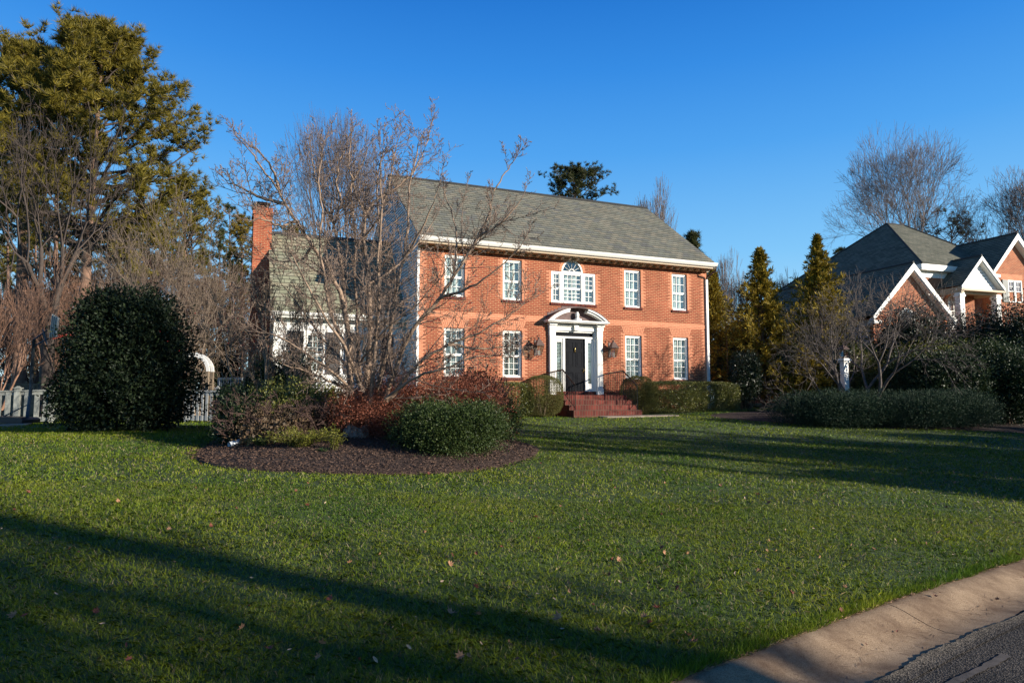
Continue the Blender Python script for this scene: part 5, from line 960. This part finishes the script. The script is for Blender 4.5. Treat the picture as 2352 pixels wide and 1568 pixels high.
# ---- foundation planting, placed in the frame of the house
def hw(u, y): return np.array([HQ[0] + HU[0] * u - HU[1] * y, HQ[1] + HU[1] * u + HU[0] * y])
def found(name, label, u, y, lum, dens, leaf, m, group, pw, rough, rz=True, **kw):
    p = hw(u, y); z = gz(*p); o = bush(name, label, (p[0], p[1], z), lum, dens, leaf, m, 'hedge' if name == 'hedge' else 'shrub', group, pw=pw, rough=rough, **kw); o.rotation_euler = (0, 0, math.pi / 2 - HTH); return o
zr_ = lambda u, y, zt: zt + EYE - gz(*hw(u, y))
def boxh(u0, u1, y, zt, dep_=.55): h_ = zr_((u0 + u1) / 2, y, zt); return (u0 + u1) / 2, [(0, 0, h_ / 2, (u1 - u0) / 2, dep_, h_ / 2)]
c_, l_ = boxh(2.30, 6.55, -1.25, .69, .65); found('hedge', 'long clipped hedge right of the front steps', c_, -1.25, l_, 5200, .040, L_HEDGE, 'clipped hedges against the house', 7., .02, shell=.16, jit=1.1, stems=10)
c_, l_ = boxh(-6.2, -2.7, -1.7, .58, .65); found('hedge', 'clipped hedge left of the front steps', c_, -1.7, l_, 5000, .040, L_HEDGE, 'clipped hedges against the house', 7., .02, shell=.16, jit=1.1, stems=8)
h_ = zr_(-2.3, -1.95, .83); found('boxwood', 'clipped boxwood ball left of the front steps', -2.32, -1.95, [(0, 0, h_ / 2, .70, .68, h_ / 2)], 8000, .021, L_BOX, 'clipped boxwood balls', 2.6, .03, shell=.09, jit=1.1)
h_ = zr_(1.9, -1.25, .88); found('boxwood', 'clipped boxwood ball right of the front steps', 2.02, -1.3, [(0, 0, h_ / 2, .66, .66, h_ / 2)], 8000, .021, L_BOX, 'clipped boxwood balls', 2.6, .03, shell=.09, jit=1.1)
# ---- conifers and evergreens right of the house
def arbor(label, X, d, top, w_, m, n=9000, seedv=0, open_=.35, name='conifer'):
    rs_ = np.random.default_rng(seedv + 90); b = gat(X, d); hm = at(X, top, d)[2] - b[2]; wm = w_ * mper(d) / 2; root = thing(name, label, 'conifer', tuple(b), 0, 'tall conifers beside the house'); mb = MB(); mb.tube([(0, 0, -.2), (.03, 0, hm * .5), (0, .02, hm * .985)], [.10, .06, .008], 6); mb.build('trunk', BARK, root, True)
    segs_ = []; P, D = [], []; nb = 300
    for i in range(nb):
        t = (i / nb) ** .85; z = hm * (.02 + .97 * t); r_ = wm * (1 - t) ** .62 * (1 if t < .45 else max(.38, 1 - (t - .45) * 1.5)) * rs_.uniform(.45, 1.25) * (1 + .22 * math.sin(i * 2.39996 * 2 + seedv + t * 9)); a = i * 2.39996 + rs_.normal(0, .3); up = .35 + .9 * t; e = np.array([math.cos(a) * r_, math.sin(a) * r_, z + r_ * up * .55]); o_ = np.array([0, 0, z]); e[2] = min(e[2], hm * .995); segs_.append((*o_, *e, .012, .004))
        k = max(5, int(n / nb * (1.3 - t)))
        f = rs_.uniform(.25, 1.05, k); q = o_ + (e - o_) * f[:, None] + rs_.normal(0, .09 * (1.15 - t), (k, 3)); P.append(q); D.append(unit((e - o_) / (np.linalg.norm(e - o_) + .01) * .9 + rs_.normal(0, .5, (k, 3)) + [0, 0, .25]))
    V, F = tubes_np(segs_, 3); npmesh('branches', V, F, BARK, root); P = np.concatenate(P); D = np.concatenate(D)
    # flat sprays: three narrow fingers each
    P3 = np.repeat(P, 3, 0); D3 = unit(np.repeat(D, 3, 0) + rs_.normal(0, .38, (len(P3), 3))); V, F = leaves_mesh(P3, .20, .20, D3, jit=.08); npmesh('foliage', V, F, m, root)
arbor('tall golden green arborvitae with a thin pointed top, left of the neighbouring house', 1755, 31, 570, 240, L_ARBOR, 13000, 1)
arbor('arborvitae with a ragged pointed top in front of the neighbour roof', 1890, 30.5, 538, 230, L_ARBOR, 12000, 2)
arbor('arborvitae close behind the right corner of the brick house', 1645, 34, 620, 200, L_ARBOR, 8500, 3)
arbor('shorter arborvitae filling the gap left of the white lamp post', 1845, 29, 800, 190, L_ARBOR, 5500, 4)
arbor('short arborvitae right of the white lamp post', 2000, 30, 800, 170, L_ARBOR, 5000, 5)
for X_, d_, w_, t_, lb_ in ((1690, 33.5, 150, 745, 'dark evergreen screen tree just right of the house corner'), (1815, 34, 150, 760, 'dark evergreen screen tree behind the gap of the two tall arborvitaes'), (1960, 29.0, 150, 790, 'dark evergreen in front of the neighbour side wall'), (2020, 28.4, 120, 840, 'low dark evergreen right of the white lamp post')):
    bushat('evergreen_shrub', lb_, X_, d_, w_, t_, 330, .08, L_HEDGE, n=6, seedv=44, shell=.5, rough=.2)
bushat('evergreen_shrub', 'dark evergreen between the two tall arborvitaes', 1818, 29.5, 110, 800, 330, .075, L_GLOSS, n=5, seedv=41)
bushat('evergreen_shrub', 'egg shaped glossy camellia glinting in the sun', 1712, 28.2, 84, 803, 520, .062, L_GLOSS, n=4, seedv=42)
bushat('evergreen_shrub', 'dark evergreen behind the glossy camellia', 1690, 31.5, 120, 770, 260, .08, L_RHOD, n=4, seedv=43)
for i, X in enumerate((1672, 1722, 1733, 1797, 1806, 1822)):
    b = gat(X, 30.6); hm = at(X, 690 + 12 * (i % 3), 30.6)[2] - b[2]; r_ = thing('young_holly', ['thin upright holly stem nearest the brick house', 'thin upright holly stem left of the first arborvitae', 'thin upright holly stem touching the first arborvitae', 'thin upright holly stem right of the first arborvitae', 'thin upright holly stem between the two tall arborvitaes', 'thin upright holly stem left of the second tall arborvitae'][i], 'shrub', tuple(b), 0, 'upright holly stems'); mb = MB(); mb.tube([(0, 0, -.1), (.02, 0, hm * .5), (0, 0, hm)], [.02, .014, .005], 5); mb.build('stem', BARK, r_)
    n = 420; t = rng.random(n); P = np.column_stack([rng.normal(0, .09, n), rng.normal(0, .09, n), hm * (.3 + .7 * t)]); V, F = leaves_mesh(P, .07, .4, np.column_stack([rng.normal(size=(n, 2)), np.full(n, .9)])); npmesh('foliage', V, F, L_YEL, r_)
# right bed: juniper carpet mass and the shrubs behind it
bj = gat(2010, 21.7); lum = [(random.uniform(-.3, .3) + x, y, .5, 1.25, .95, .66 + .12 * math.sin(x * 3)) for x, y in ((-2.2, .1), (-1.1, -.3), (0, 0), (1.1, -.25), (2.2, .1), (3.1, .5), (-.6, .9), (1.2, 1.0))]
bush('juniper', 'wide low dark juniper along the front of the right bed', bj, lum, 1500, .06, L_JUN, 'juniper', None, aspect=.22, shell=.5, rough=.16, up=.5, jit=.7)
for i, (X, d, w_, tp, m, lf, dn, lb) in enumerate((
    (2160, 24.2, 230, 800, L_RHOD, .085, 380, 'dark rhododendron behind the wide juniper'),
    (2250, 25.5, 230, 780, L_AZAL, .06, 420, 'yellowish green azalea behind the rhododendron'),
    (2150, 26.5, 230, 772, L_YEL, .055, 330, 'olive green shrub in front of the neighbour gable'),
    (2335, 24.0, 200, 775, L_RHOD, .07, 380, 'dark shrub cut by the right edge of the photo'),
    (2095, 28.6, 165, 695, L_GLOSS, .085, 300, 'dark holly in front of the half round window'),
    (2155, 29.4, 90, 730, L_GLOSS, .085, 300, 'dark holly left of the neighbour porch columns'),
    (2240, 28.8, 150, 712, L_GLOSS, .085, 300, 'dark holly below the neighbour portico'),
    (2335, 28.0, 150, 685, L_GLOSS, .085, 320, 'tall dark holly under the neighbour upstairs window'),
    (2030, 25.6, 130, 850, L_AZAL, .05, 420, 'green shrub at the foot of the bare ornamental tree'),
    (2050, 29.0, 120, 790, L_RHOD, .08, 260, 'rounded shrub below the neighbour garage gable'))):
    bushat('shrub', lb, X, d, w_, tp, dn, lf, m, n=6, seedv=60 + i, shell=.55, rough=.2)
straps('strap leaved clump at the foot of the clipped hedge', 1722, 26.5, 260, .4, L_STRAP, rad=.8)
# ================================================================== SMALL THINGS
WOODG = mat('weathered_fence_wood', (.26, .27, .24), .9, var=.3, vscale=6, bump=.4, bscale=30)
WOODB = mat('old_brown_fence', (.20, .15, .10), .9, var=.3, vscale=5)
GREYL = mat('blue_grey_lattice', (.16, .19, .22), .7, var=.1)
STEEL = mat('dark_steel', (.06, .075, .09), .45, metal=.4, var=.3, vscale=8)
RIMR = mat('red_rim', (.65, .05, .03), .4)
def frame_at(p, q):
    p, q = np.array(p), np.array(q); return p, q, math.atan2(q[1] - p[1], q[0] - p[0]), float(np.hypot(*(q - p)[:2]))
def fence(label, p, q, h, posts, bw=.145, gap=.12, m=None, style='board', post_w=.15, first_post=True, top='flat'):
    p, q, an, L = frame_at(p, q); z0, z1 = gz(*p[:2]), gz(*q[:2]); root = thing('fence', label, 'fence', (p[0], p[1], z0), an); m = m or WOODG; sl = lambda x: (z1 - z0) * x / L; mb = MB(); x = post_w * .5 + .03; i = 0
    while x < L - .05:
        z = sl(x)
        if style == 'picket': mb.prism([(x, z + .05), (x + bw, z + .05), (x + bw, z + h - .12), (x + bw * .5, z + h), (x, z + h - .12)], 'y', -.03, -.01)
        else: mb.box(x, x + bw, -.03 if i % 2 == 0 or style != 'board' else .012, -.010 if i % 2 == 0 or style != 'board' else .03, z + .10, z + h - .06)
        x += bw + gap; i += 1
    mb.build('boards', m, root)
    for yy, zz, hh in ((.055, h - .07, .05), (.011, h - .17, .09), (.0115, .06, .14)):
        mb = MB(); mb._add([(0, -yy, zz), (L, -yy, zz + sl(L)), (L, yy, zz + sl(L)), (0, yy, zz), (0, -yy, zz + hh), (L, -yy, zz + hh + sl(L)), (L, yy, zz + hh + sl(L)), (0, yy, zz + hh)], [(0, 3, 2, 1), (4, 5, 6, 7), (0, 1, 5, 4), (1, 2, 6, 5), (2, 3, 7, 6), (3, 0, 4, 7)]); mb.build('rail', m, root)
    for k in range(posts):
        x = L * k / max(1, posts - 1); 
        if k == 0 and not first_post: continue
        mb = MB(); w_ = post_w / 2; mb.box(x - w_, x + w_, -w_, w_, sl(x) - .3, sl(x) + h + .03); mb.box(x - w_ - .035, x + w_ + .035, -w_ - .035, w_ + .035, sl(x) + h + .03, sl(x) + h + .06); mb.prism([(x - w_, sl(x) + h + .06), (x + w_, sl(x) + h + .06), (x, sl(x) + h + .11)], 'y', -w_, w_); mb.build('post', m, root)
    return root
pl = gat(-40, 21.4); pm = gat(119, 21.8); pr = gat(150, 30.)
fence('grey weathered board fence panel behind the basketball hoop', pl, pm, 1.08, 3); fence('grey board fence run going back beside the big holly', pm, pr, 1.08, 3, first_post=False)
fence('tall brown board fence at the back of the left yard', gat(-80, 34), gat(190, 35.5), 1.65, 5, .14, .012, WOODB, post_w=.1)
pk = fence('white pointed picket gate under the arch', gat(428, 21.0), gat(500, 20.8), .98, 2, .075, .075, mat('grey_white_picket', (.42, .43, .42), .7, var=.15), 'picket', post_w=.09)
ar_ = gat(437, 21.2); az_ = at(437, 852, 21.2)[2] - ar_[2]; ach = thing('garden_arch', 'white curved garden arch right of the big holly', 'arch', tuple(ar_)); mb = MB(); rx = .56
for y in (-.04, .28):
    n = 14
    for q in range(n):
        a, b = math.pi * q / n, math.pi * (q + 1) / n
        mb.prism([(rx * .86 * math.cos(a), az_ + rx * .86 * math.sin(a)), (rx * 1.04 * math.cos(a), az_ + rx * 1.04 * math.sin(a)), (rx * 1.04 * math.cos(b), az_ + rx * 1.04 * math.sin(b)), (rx * .86 * math.cos(b), az_ + rx * .86 * math.sin(b))], 'y', y - .02, y + .02)
for q in range(4): a = math.pi * (q + .5) / 4; mb.tube([(rx * .93 * math.cos(a), -.02, az_ + rx * .93 * math.sin(a)), (rx * .93 * math.cos(a), .26, az_ + rx * .93 * math.sin(a))], .012, 4)
mb.build('hoop', WHITE, ach)
for sx in (-1, 1):
    for y in (-.04, .28): mb = MB(); mb.box(sx * rx * .93 - .045, sx * rx * .93 + .045, y - .045, y + .045, -.2, az_); mb.build('post', WOODB, ach)
l0, l1 = gat(500, 20.9), gat(556, 20.6); p, q, an, L = frame_at(l0, l1); la = thing('lattice_screen', 'blue grey lattice screen next to the picket gate', 'screen', tuple(l0), an); hL = at(525, 866, 20.8)[2] - l0[2]; mb = MB()
mb.box(0, .07, -.03, .03, 0, hL); mb.box(L - .07, L, -.03, .03, 0, hL); mb.box(.07, L - .07, -.029, .029, hL - .07, hL); mb.box(.07, L - .07, -.029, .029, .02, .09); mb.build('frame', GREYL, la); mb = MB()
for x in np.arange(.11, L - .1, .085): mb.box(x, x + .035, -.012, -.002, .09, hL - .07)
for z in np.arange(.14, hL - .1, .085): mb.box(.07, L - .07, .0, .010, z, z + .035)
mb.build('lattice', GREYL, la)
# driveway at far left
mb = MB(); dq = [gat(-160, 19.9), gat(78, 20.0), gat(62, 18.6), gat(-160, 17.0)]; mb.poly([(v[0], v[1], v[2] + .05) for v in dq][::-1]); [mb.poly([(dq[i][0], dq[i][1], dq[i][2] + .05), (dq[i][0], dq[i][1], dq[i][2] - .1), (dq[(i + 1) % 4][0], dq[(i + 1) % 4][1], dq[(i + 1) % 4][2] - .1), (dq[(i + 1) % 4][0], dq[(i + 1) % 4][1], dq[(i + 1) % 4][2] + .05)]) for i in range(4)]
kind(mb.build('driveway', CONCR), 'structure', 'end of a concrete drive at the left edge')
# basketball hoop
bb = gat(66, 19.7); bb[2] += .05; bh = thing('basketball_hoop', 'portable basketball hoop with red rim, seen side on at the left edge', 'basketball hoop', tuple(bb)); S = mper(19.7)
def rel(X, Y, dd=0): v = at(X, Y, 19.7 + dd) - bb; return tuple(v)
mb = MB(); mb.prism([(-1.15, 0), (.10, 0), (.12, .10), (.02, .16), (-.9, .20), (-1.15, .14)], 'y', -.38, .38); mb.build('base', mat('black_plastic_base', (.02, .02, .028), .35), bh)
mb = MB(); mb.tube([(-.02, 0, .05), rel(70, 900), rel(78, 778)], [.05, .047, .042], 10); mb.build('pole', STEEL, bh, True)
mb = MB(); mb.tube([rel(77, 795), rel(112, 776)], .022, 5); mb.tube([rel(78, 779), rel(108, 758)], .02, 5); mb.tube([rel(70, 925), (-.75, 0, .16)], .018, 5); mb.tube([rel(70, 925), (-.8, .1, .16)], .014, 5); mb.tube([rel(98, 755), rel(108, 790)], .022, 5); mb.build('braces', STEEL, bh)
c0_, c1_, c2_, c3_ = rel(119, 720, .35), rel(133, 728, -.55), rel(128, 772, -.55), rel(113, 774, .35); nb_ = unit(np.cross(np.array(c1_) - c0_, np.array(c3_) - c0_)) * .04
mb = MB(); A_ = [np.array(c) for c in (c0_, c1_, c2_, c3_)]; mb._add([tuple(a) for a in A_] + [tuple(a + nb_) for a in A_], [(0, 1, 2, 3), (7, 6, 5, 4), (0, 4, 5, 1), (1, 5, 6, 2), (2, 6, 7, 3), (3, 7, 4, 0)]); mb.build('backboard', mat('grey_backboard', (.13, .15, .15), .4), bh)
mb = MB()
for t in (.22, .5, .78): a, b = A_[3] + (A_[2] - A_[3]) * t - nb_ * .3, A_[0] + (A_[1] - A_[0]) * t - nb_ * .3; mb.tube([tuple(a), tuple(b)], .014, 4)
mb.build('board_ribs', mat('light_ribs', (.32, .33, .30), .5), bh)
rc = (A_[2] + A_[3]) / 2 + np.array([.32, 0, .06]); mb = MB(); mb.tube([(rc[0] + .23 * math.cos(t), rc[1] + .23 * math.sin(t), rc[2]) for t in np.linspace(0, 6.283, 21)], .012, 6); mb.tube([tuple(rc + [-.32, 0, 0]), tuple(rc + [-.22, 0, 0])], .02, 5); mb.tube([tuple(rc + [-.32, 0, -.12]), tuple(rc + [-.1, .2, 0])], .008, 4); mb.tube([tuple(rc + [-.32, 0, -.12]), tuple(rc + [-.1, -.2, 0])], .008, 4); mb.build('rim', RIMR, bh, True)
# lamp post
lp = gat(1942, 25); lt = thing('lamp_post', 'square white lamp post with a copper lantern in the right hand bed', 'lamp post', tuple(lp), .35); hc_ = at(1942, 824, 25)[2] - lp[2]
mb = MB(); mb.box(-.10, .10, -.10, .10, -.2, hc_ - .05); mb.box(-.125, .125, -.125, .125, -.2, .35); mb.box(-.14, .14, -.14, .14, hc_ - .12, hc_ - .07); mb.box(-.17, .17, -.17, .17, hc_ - .05, hc_); mb.box(-.13, .13, -.13, .13, hc_, hc_ + .03); mb.build('post', WHITE, lt)
mb = MB(); zb = hc_ + .09; b0, b1, zz1 = .07, .13, hc_ + .36; mb.tube([(0, 0, hc_ + .03), (0, 0, zb)], .03, 8)
for sx in (-1, 1):
    for sy in (-1, 1): mb.tube([(sx * b0, sy * b0, zb), (sx * b1, sy * b1, zz1)], .010, 4)
for s in (-1, 1): mb.box(-b1, b1, s * b1 - .01, s * b1 + .01, zz1 - .01, zz1 + .01); mb.box(s * b1 - .01, s * b1 + .01, -b1, b1, zz1 - .011, zz1 + .011); mb.box(-b0, b0, s * b0 - .01, s * b0 + .01, zb - .01, zb + .01)
mb._add([(sx * .155, sy * .155, zz1) for sx, sy in ((-1, -1), (1, -1), (1, 1), (-1, 1))] + [(sx * .04, sy * .04, zz1 + .14) for sx, sy in ((-1, -1), (1, -1), (1, 1), (-1, 1))], [(0, 1, 5, 4), (1, 2, 6, 5), (2, 3, 7, 6), (3, 0, 4, 7), (4, 5, 6, 7)]); mb.lathe([(.04, 0), (.015, .04), (.025, .06), (.005, .09)], (0, 0, zz1 + .14), 8); lh = mb.build('lantern', BRONZE, lt)
mb = MB(); s_ = [(-1, -1), (1, -1), (1, 1), (-1, 1), (-1, -1)]; [mb.poly([(a[0] * b0, a[1] * b0, zb), (b[0] * b0, b[1] * b0, zb), (b[0] * b1, b[1] * b1, zz1), (a[0] * b1, a[1] * b1, zz1)]) for a, b in zip(s_, s_[1:])]; mb.build('lantern_glass', GLASS, lh)
# stump, drain pipe, stones
sp = gat(818, 13.6); sp[2] = float(bedz(sp[0], sp[1])); st = thing('tree_stump', 'weathered split tree stump in the middle of the mulch bed', 'stump', tuple(sp)); mb = MB(); n = 22; V = []
for zl, rr_ in ((-.05, .27), (.05, .23), (.14, .21), (.20, .20)):
    for k in range(n): a = 2 * math.pi * k / n; r_ = rr_ * (1 + .10 * math.sin(a * 7 + zl * 9) + .05 * math.sin(a * 13)); V.append((r_ * math.cos(a) * 1.1, r_ * math.sin(a) * .8, zl + (.05 * math.sin(a * 3 + 1) if zl > .15 else 0)))
F = [(i * n + k, i * n + (k + 1) % n, (i + 1) * n + (k + 1) % n, (i + 1) * n + k) for i in range(3) for k in range(n)]; mb._add(V + [(0, 0, .15)], F + [(3 * n + k, 3 * n + (k + 1) % n, 4 * n) for k in range(n)]); mb.build('wood', mat('grey_stump_wood', (.22, .18, .15), .95, var=.5, vscale=14, bump=1., bscale=40), st)
pp = gat(530, 12.8); pp[2] = float(bedz(pp[0], pp[1])) + .05; p2 = gat(580, 13.2); p2[2] = float(bedz(p2[0], p2[1])) + .09; dpipe = thing('drain_pipe', 'white plastic drain pipe lying at the left front of the mulch bed', 'pipe', tuple(pp)); mb = MB(); d_ = p2 - pp
mb.tube([(0, 0, 0), tuple(d_ * .12), tuple(d_)], [.055, .048, .048], 12, cap=False); mb.tube([(0, 0, 0), tuple(d_ * .12)], [.042, .036], 12, cap=False); mb.build('pipe', mat('white_pvc', (.62, .66, .70), .4), dpipe, True)
# fallen leaves: three kinds, each leaf its own object
def leafshape(kind_, s, m):
    if kind_ == 'maple': pr_ = [(0, -1), (.12, -.45), (.6, -.6), (.45, -.2), (.95, .05), (.5, .25), (.55, .7), (.2, .5), (0, 1), (-.2, .5), (-.55, .7), (-.5, .25), (-.95, .05), (-.45, -.2), (-.6, -.6), (-.12, -.45)]
    else: pr_ = [(0, -1), (.28, -.5), (.40, 0), (.28, .55), (0, 1), (-.28, .55), (-.40, 0), (-.28, -.5)]
    cu = .9; V = [(x * s, y * s, cu * s * (abs(x) ** 1.5 * .9 + y * y * .3)) for x, y in pr_] + [(0, 0, 0)]; n = len(pr_)
    me = bpy.data.meshes.new('fallen_leaf'); me.from_pydata(V, [], [(k, (k + 1) % n, n) for k in range(n)]); me.materials.append(m); return me
LM = [mat('tan_dead_leaf', (.34, .17, .085), .7, var=.35, vscale=30), mat('red_brown_dead_leaf', (.17, .045, .025), .7, var=.3, vscale=30), mat('pale_dead_leaf', (.42, .30, .20), .7, var=.3, vscale=30)]
KINDS = [('maple', 0, 'curled tan maple leaf fallen on the grass', 'tan fallen leaves'), ('oval', 1, 'small dark red leaf fallen on the grass', 'dark red fallen leaves'), ('oval', 2, 'small pale dry leaf fallen on the grass', 'pale fallen leaves'), ('maple', 1, 'dark red brown maple leaf fallen on the grass', 'red brown maple leaves')]
ME = [leafshape(k[0], .034 if k[0] == 'maple' else .023, LM[k[1]]) for k in KINDS]
SPOT = [(1037, 1422), (1098, 1422), (1283, 1430), (1480, 1438), (1580, 1478), (388, 1226), (483, 1218), (540, 1175), (707, 1172), (757, 1147), (1913, 1158), (2057, 1250), (1937, 1278), (1767, 1252), (1680, 1338), (1744, 1370), (1400, 1328), (1220, 1360), (1033, 1305), (955, 1432), (1210, 1415), (730, 1530), (1105, 1490), (1057, 1530), (555, 1455), (1662, 1090), (1940, 1360), (2120, 1182), (2, 1222), (330, 1026), (487, 1440), (1170, 1495)]
random.seed(3)
while len(SPOT) < 290:
    X, Y = random.uniform(0, 2352), 1000 + 540 * random.random() ** 1.3
    if X > 1200 and random.random() < .6 or random.random() < .35: SPOT.append((X, Y))
cnt = 0
for i, (X, Y) in enumerate(SPOT):
    p = hit(X, Y)
    if sdist(p[0], p[1]) < .03 or bed_r(p[0], p[1]) < 1 or p[1] > 24: continue
    k = random.choice([0, 0, 1, 2, 2, 3]) if i > 5 else 0; o = bpy.data.objects.new('fallen_leaf', ME[k]); COL.objects.link(o); tag(o, KINDS[k][2], 'leaf', KINDS[k][3]); s = random.uniform(.6, 1.15) * (1.5 if i < 5 else 1)
    o.location = (p[0], p[1], gz(p[0], p[1]) + .035); o.rotation_euler = (random.uniform(-1., 1.), random.uniform(-1., 1.), random.uniform(0, 6.28)); o.scale = (s, s, s)
for i, (X, Y) in enumerate(((2148, 1385), (2160, 1378), (2235, 1395), (2290, 1372), (2352, 1330), (1990, 1480), (2110, 1430), (1830, 1500), (2200, 1350), (2060, 1450))):
    v = raydir(X, Y); p = np.array([0, 0, EYE]) + v * ((-EYE - .06) / v[2]); k = (3, 1, 1, 3, 1, 1, 1, 1, 2, 1)[i]; o = bpy.data.objects.new('fallen_leaf', ME[k]); COL.objects.link(o); tag(o, 'dead leaf blown onto the concrete gutter', 'leaf', 'leaves in the gutter'); o.location = (p[0], p[1], float(kerbz(-sdist(p[0], p[1]))) + .012); o.rotation_euler = (.2, .3, i * 1.3); s = .8; o.scale = (s, s, s)
# twigs and pine straw in the gutter
n = 260; a0 = a_at(1700, 1530); aa = a0 + rng.uniform(-.5, 7, n); ss = -np.abs(rng.normal(.36, .1, n)); x, y = ab(aa, kerb_w(aa) + ss); P = np.column_stack([x, y, kerbz(-ss) + .004]); D = unit(np.column_stack([rng.normal(size=(n, 2)), rng.normal(0, .04, n)])); L_ = rng.uniform(.02, .09, n)[:, None]
V, F = tubes_np(np.concatenate([P, P + D * L_, np.full((n, 1), .0012), np.full((n, 1), .0008)], 1), 3); kind(npmesh('gutter_straw', V, F, mat('dry_twig', (.22, .13, .08), .8)), 'stuff', 'scraps of straw and twigs in the gutter')
# ---- trees and shrubs outside the frame on the sunny side: their shadows lie on the lawn
def off(label, x, y, r_, h_, m, dens=260, leaf=.12, nm='evergreen_shrub', seedv=0):
    random.seed(seedv + 5); bush(nm, label, (x, y, max(gz(x, y), -.1)), auto(r_ * 2, h_, r_ * 2, 5), dens, leaf, m, 'shrub', 'evergreens outside the frame', shell=.6, rough=.2)
for i, (x, y, r_, h_) in enumerate(((14.0, 8.9, 1.2, 3.0), (16.6, 10.8, 1.6, 3.9), (19.2, 12.8, 1.8, 4.6), (21.5, 14.6, 1.7, 4.3), (24.5, 16.0, 1.9, 4.4), (27.0, 18.0, 1.7, 4.5), (29.2, 20.9, 1.7, 6.0), (30.2, 23.2, 1.9, 7.2))):
    off(['evergreen beyond the right edge, nearest the kerb', 'second evergreen beyond the right edge', 'third evergreen beyond the right edge', 'fourth evergreen beyond the right edge', 'tall evergreen beyond the right edge, shading the right bed', 'sixth evergreen beyond the right edge', 'seventh evergreen beyond the right edge', 'tallest evergreen beyond the right edge'][i], x, y, r_, h_, L_HOLLY, 170, .13, seedv=i)
def offtree(label, x, y, h_, tr, seedv, P=None, stems=1):
    bare_tree('bare_tree', label, 0, 30, 0, 100, BARKD, P, None, tr, .45, seedv, base=(x, y, -.05))
def street_tree(label, x, y, h_, tr, cw, seedv, kids, trunk_h):
    random.seed(seedv); root = thing('street_tree', label, 'tree', (x, y, -.08), 0, 'street trees outside the frame'); mb = MB(); mb.tube([(0, 0, -.2), (.05, 0, trunk_h * .5), (0, .05, trunk_h), (.1, 0, h_ * .8)], [tr * 1.25, tr, tr * .85, tr * .3], 9); mb.build('trunk', BARKD, root, True); segs = {i: [] for i in range(6)}
    for q in range(14):
        a = q * 2.4; z = trunk_h + (h_ * .8 - trunk_h) * q / 14; grow(segs, (0, 0, z), unit(np.array([math.cos(a), math.sin(a), .7])), cw * (1 - .4 * q / 14), tr * .35, 0, dict(n=4, k=[6, 5, 4, 3], jit=[.1, .16, .2, .2], up=[.08, .06, .05, 0], kids=kids, start=[.2, .2, .1, 0], ang=[38, 38, 38], len=[.55, .5, .5], rr=[.6, .6, .6], rmin=.012))
    V, F = tubes_np([s for v in segs.values() for s in v], 3); npmesh('branches', V, F, BARKD, root)
street_tree('tall street tree outside the frame whose trunk shadow crosses the foreground lawn', 17.9, -2.95, 17, .25, 5., 41, [1.4, 1.5, 1.4, 0], 7.5)
street_tree('thin street tree outside the frame, right of the tall one', 18.6, -4.2, 14, .13, 3.5, 45, [1.4, 1.5, 1.4, 0], 5.0)
street_tree('thin bare street tree outside the frame throwing a faint shadow on the near lawn', 19.2, -5.1, 13, .12, 3.6, 46, [1.8, 1.8, 1.6, 0], 2.5)
street_tree('bare street tree outside the frame behind the photographer', 17.5, -5.6, 12, .2, 4.2, 42, [2.0, 1.9, 1.6, 0], 1.4)
street_tree('bare tree outside the right edge throwing dappled shade on the far lawn', 16.6, 8.9, 9, .14, 3.6, 43, [2.0, 1.9, 1.7, 0], 1.6)
street_tree('second bare tree outside the right edge throwing dappled shade', 18.8, 11.2, 8, .14, 3.4, 44, [2.0, 1.9, 1.7, 0], 1.5)
off('evergreen outside the frame shading the bottom of the picture', 18.5, -6.2, 1.3, 6.3, L_HOLLY, 60, .16, seedv=9)
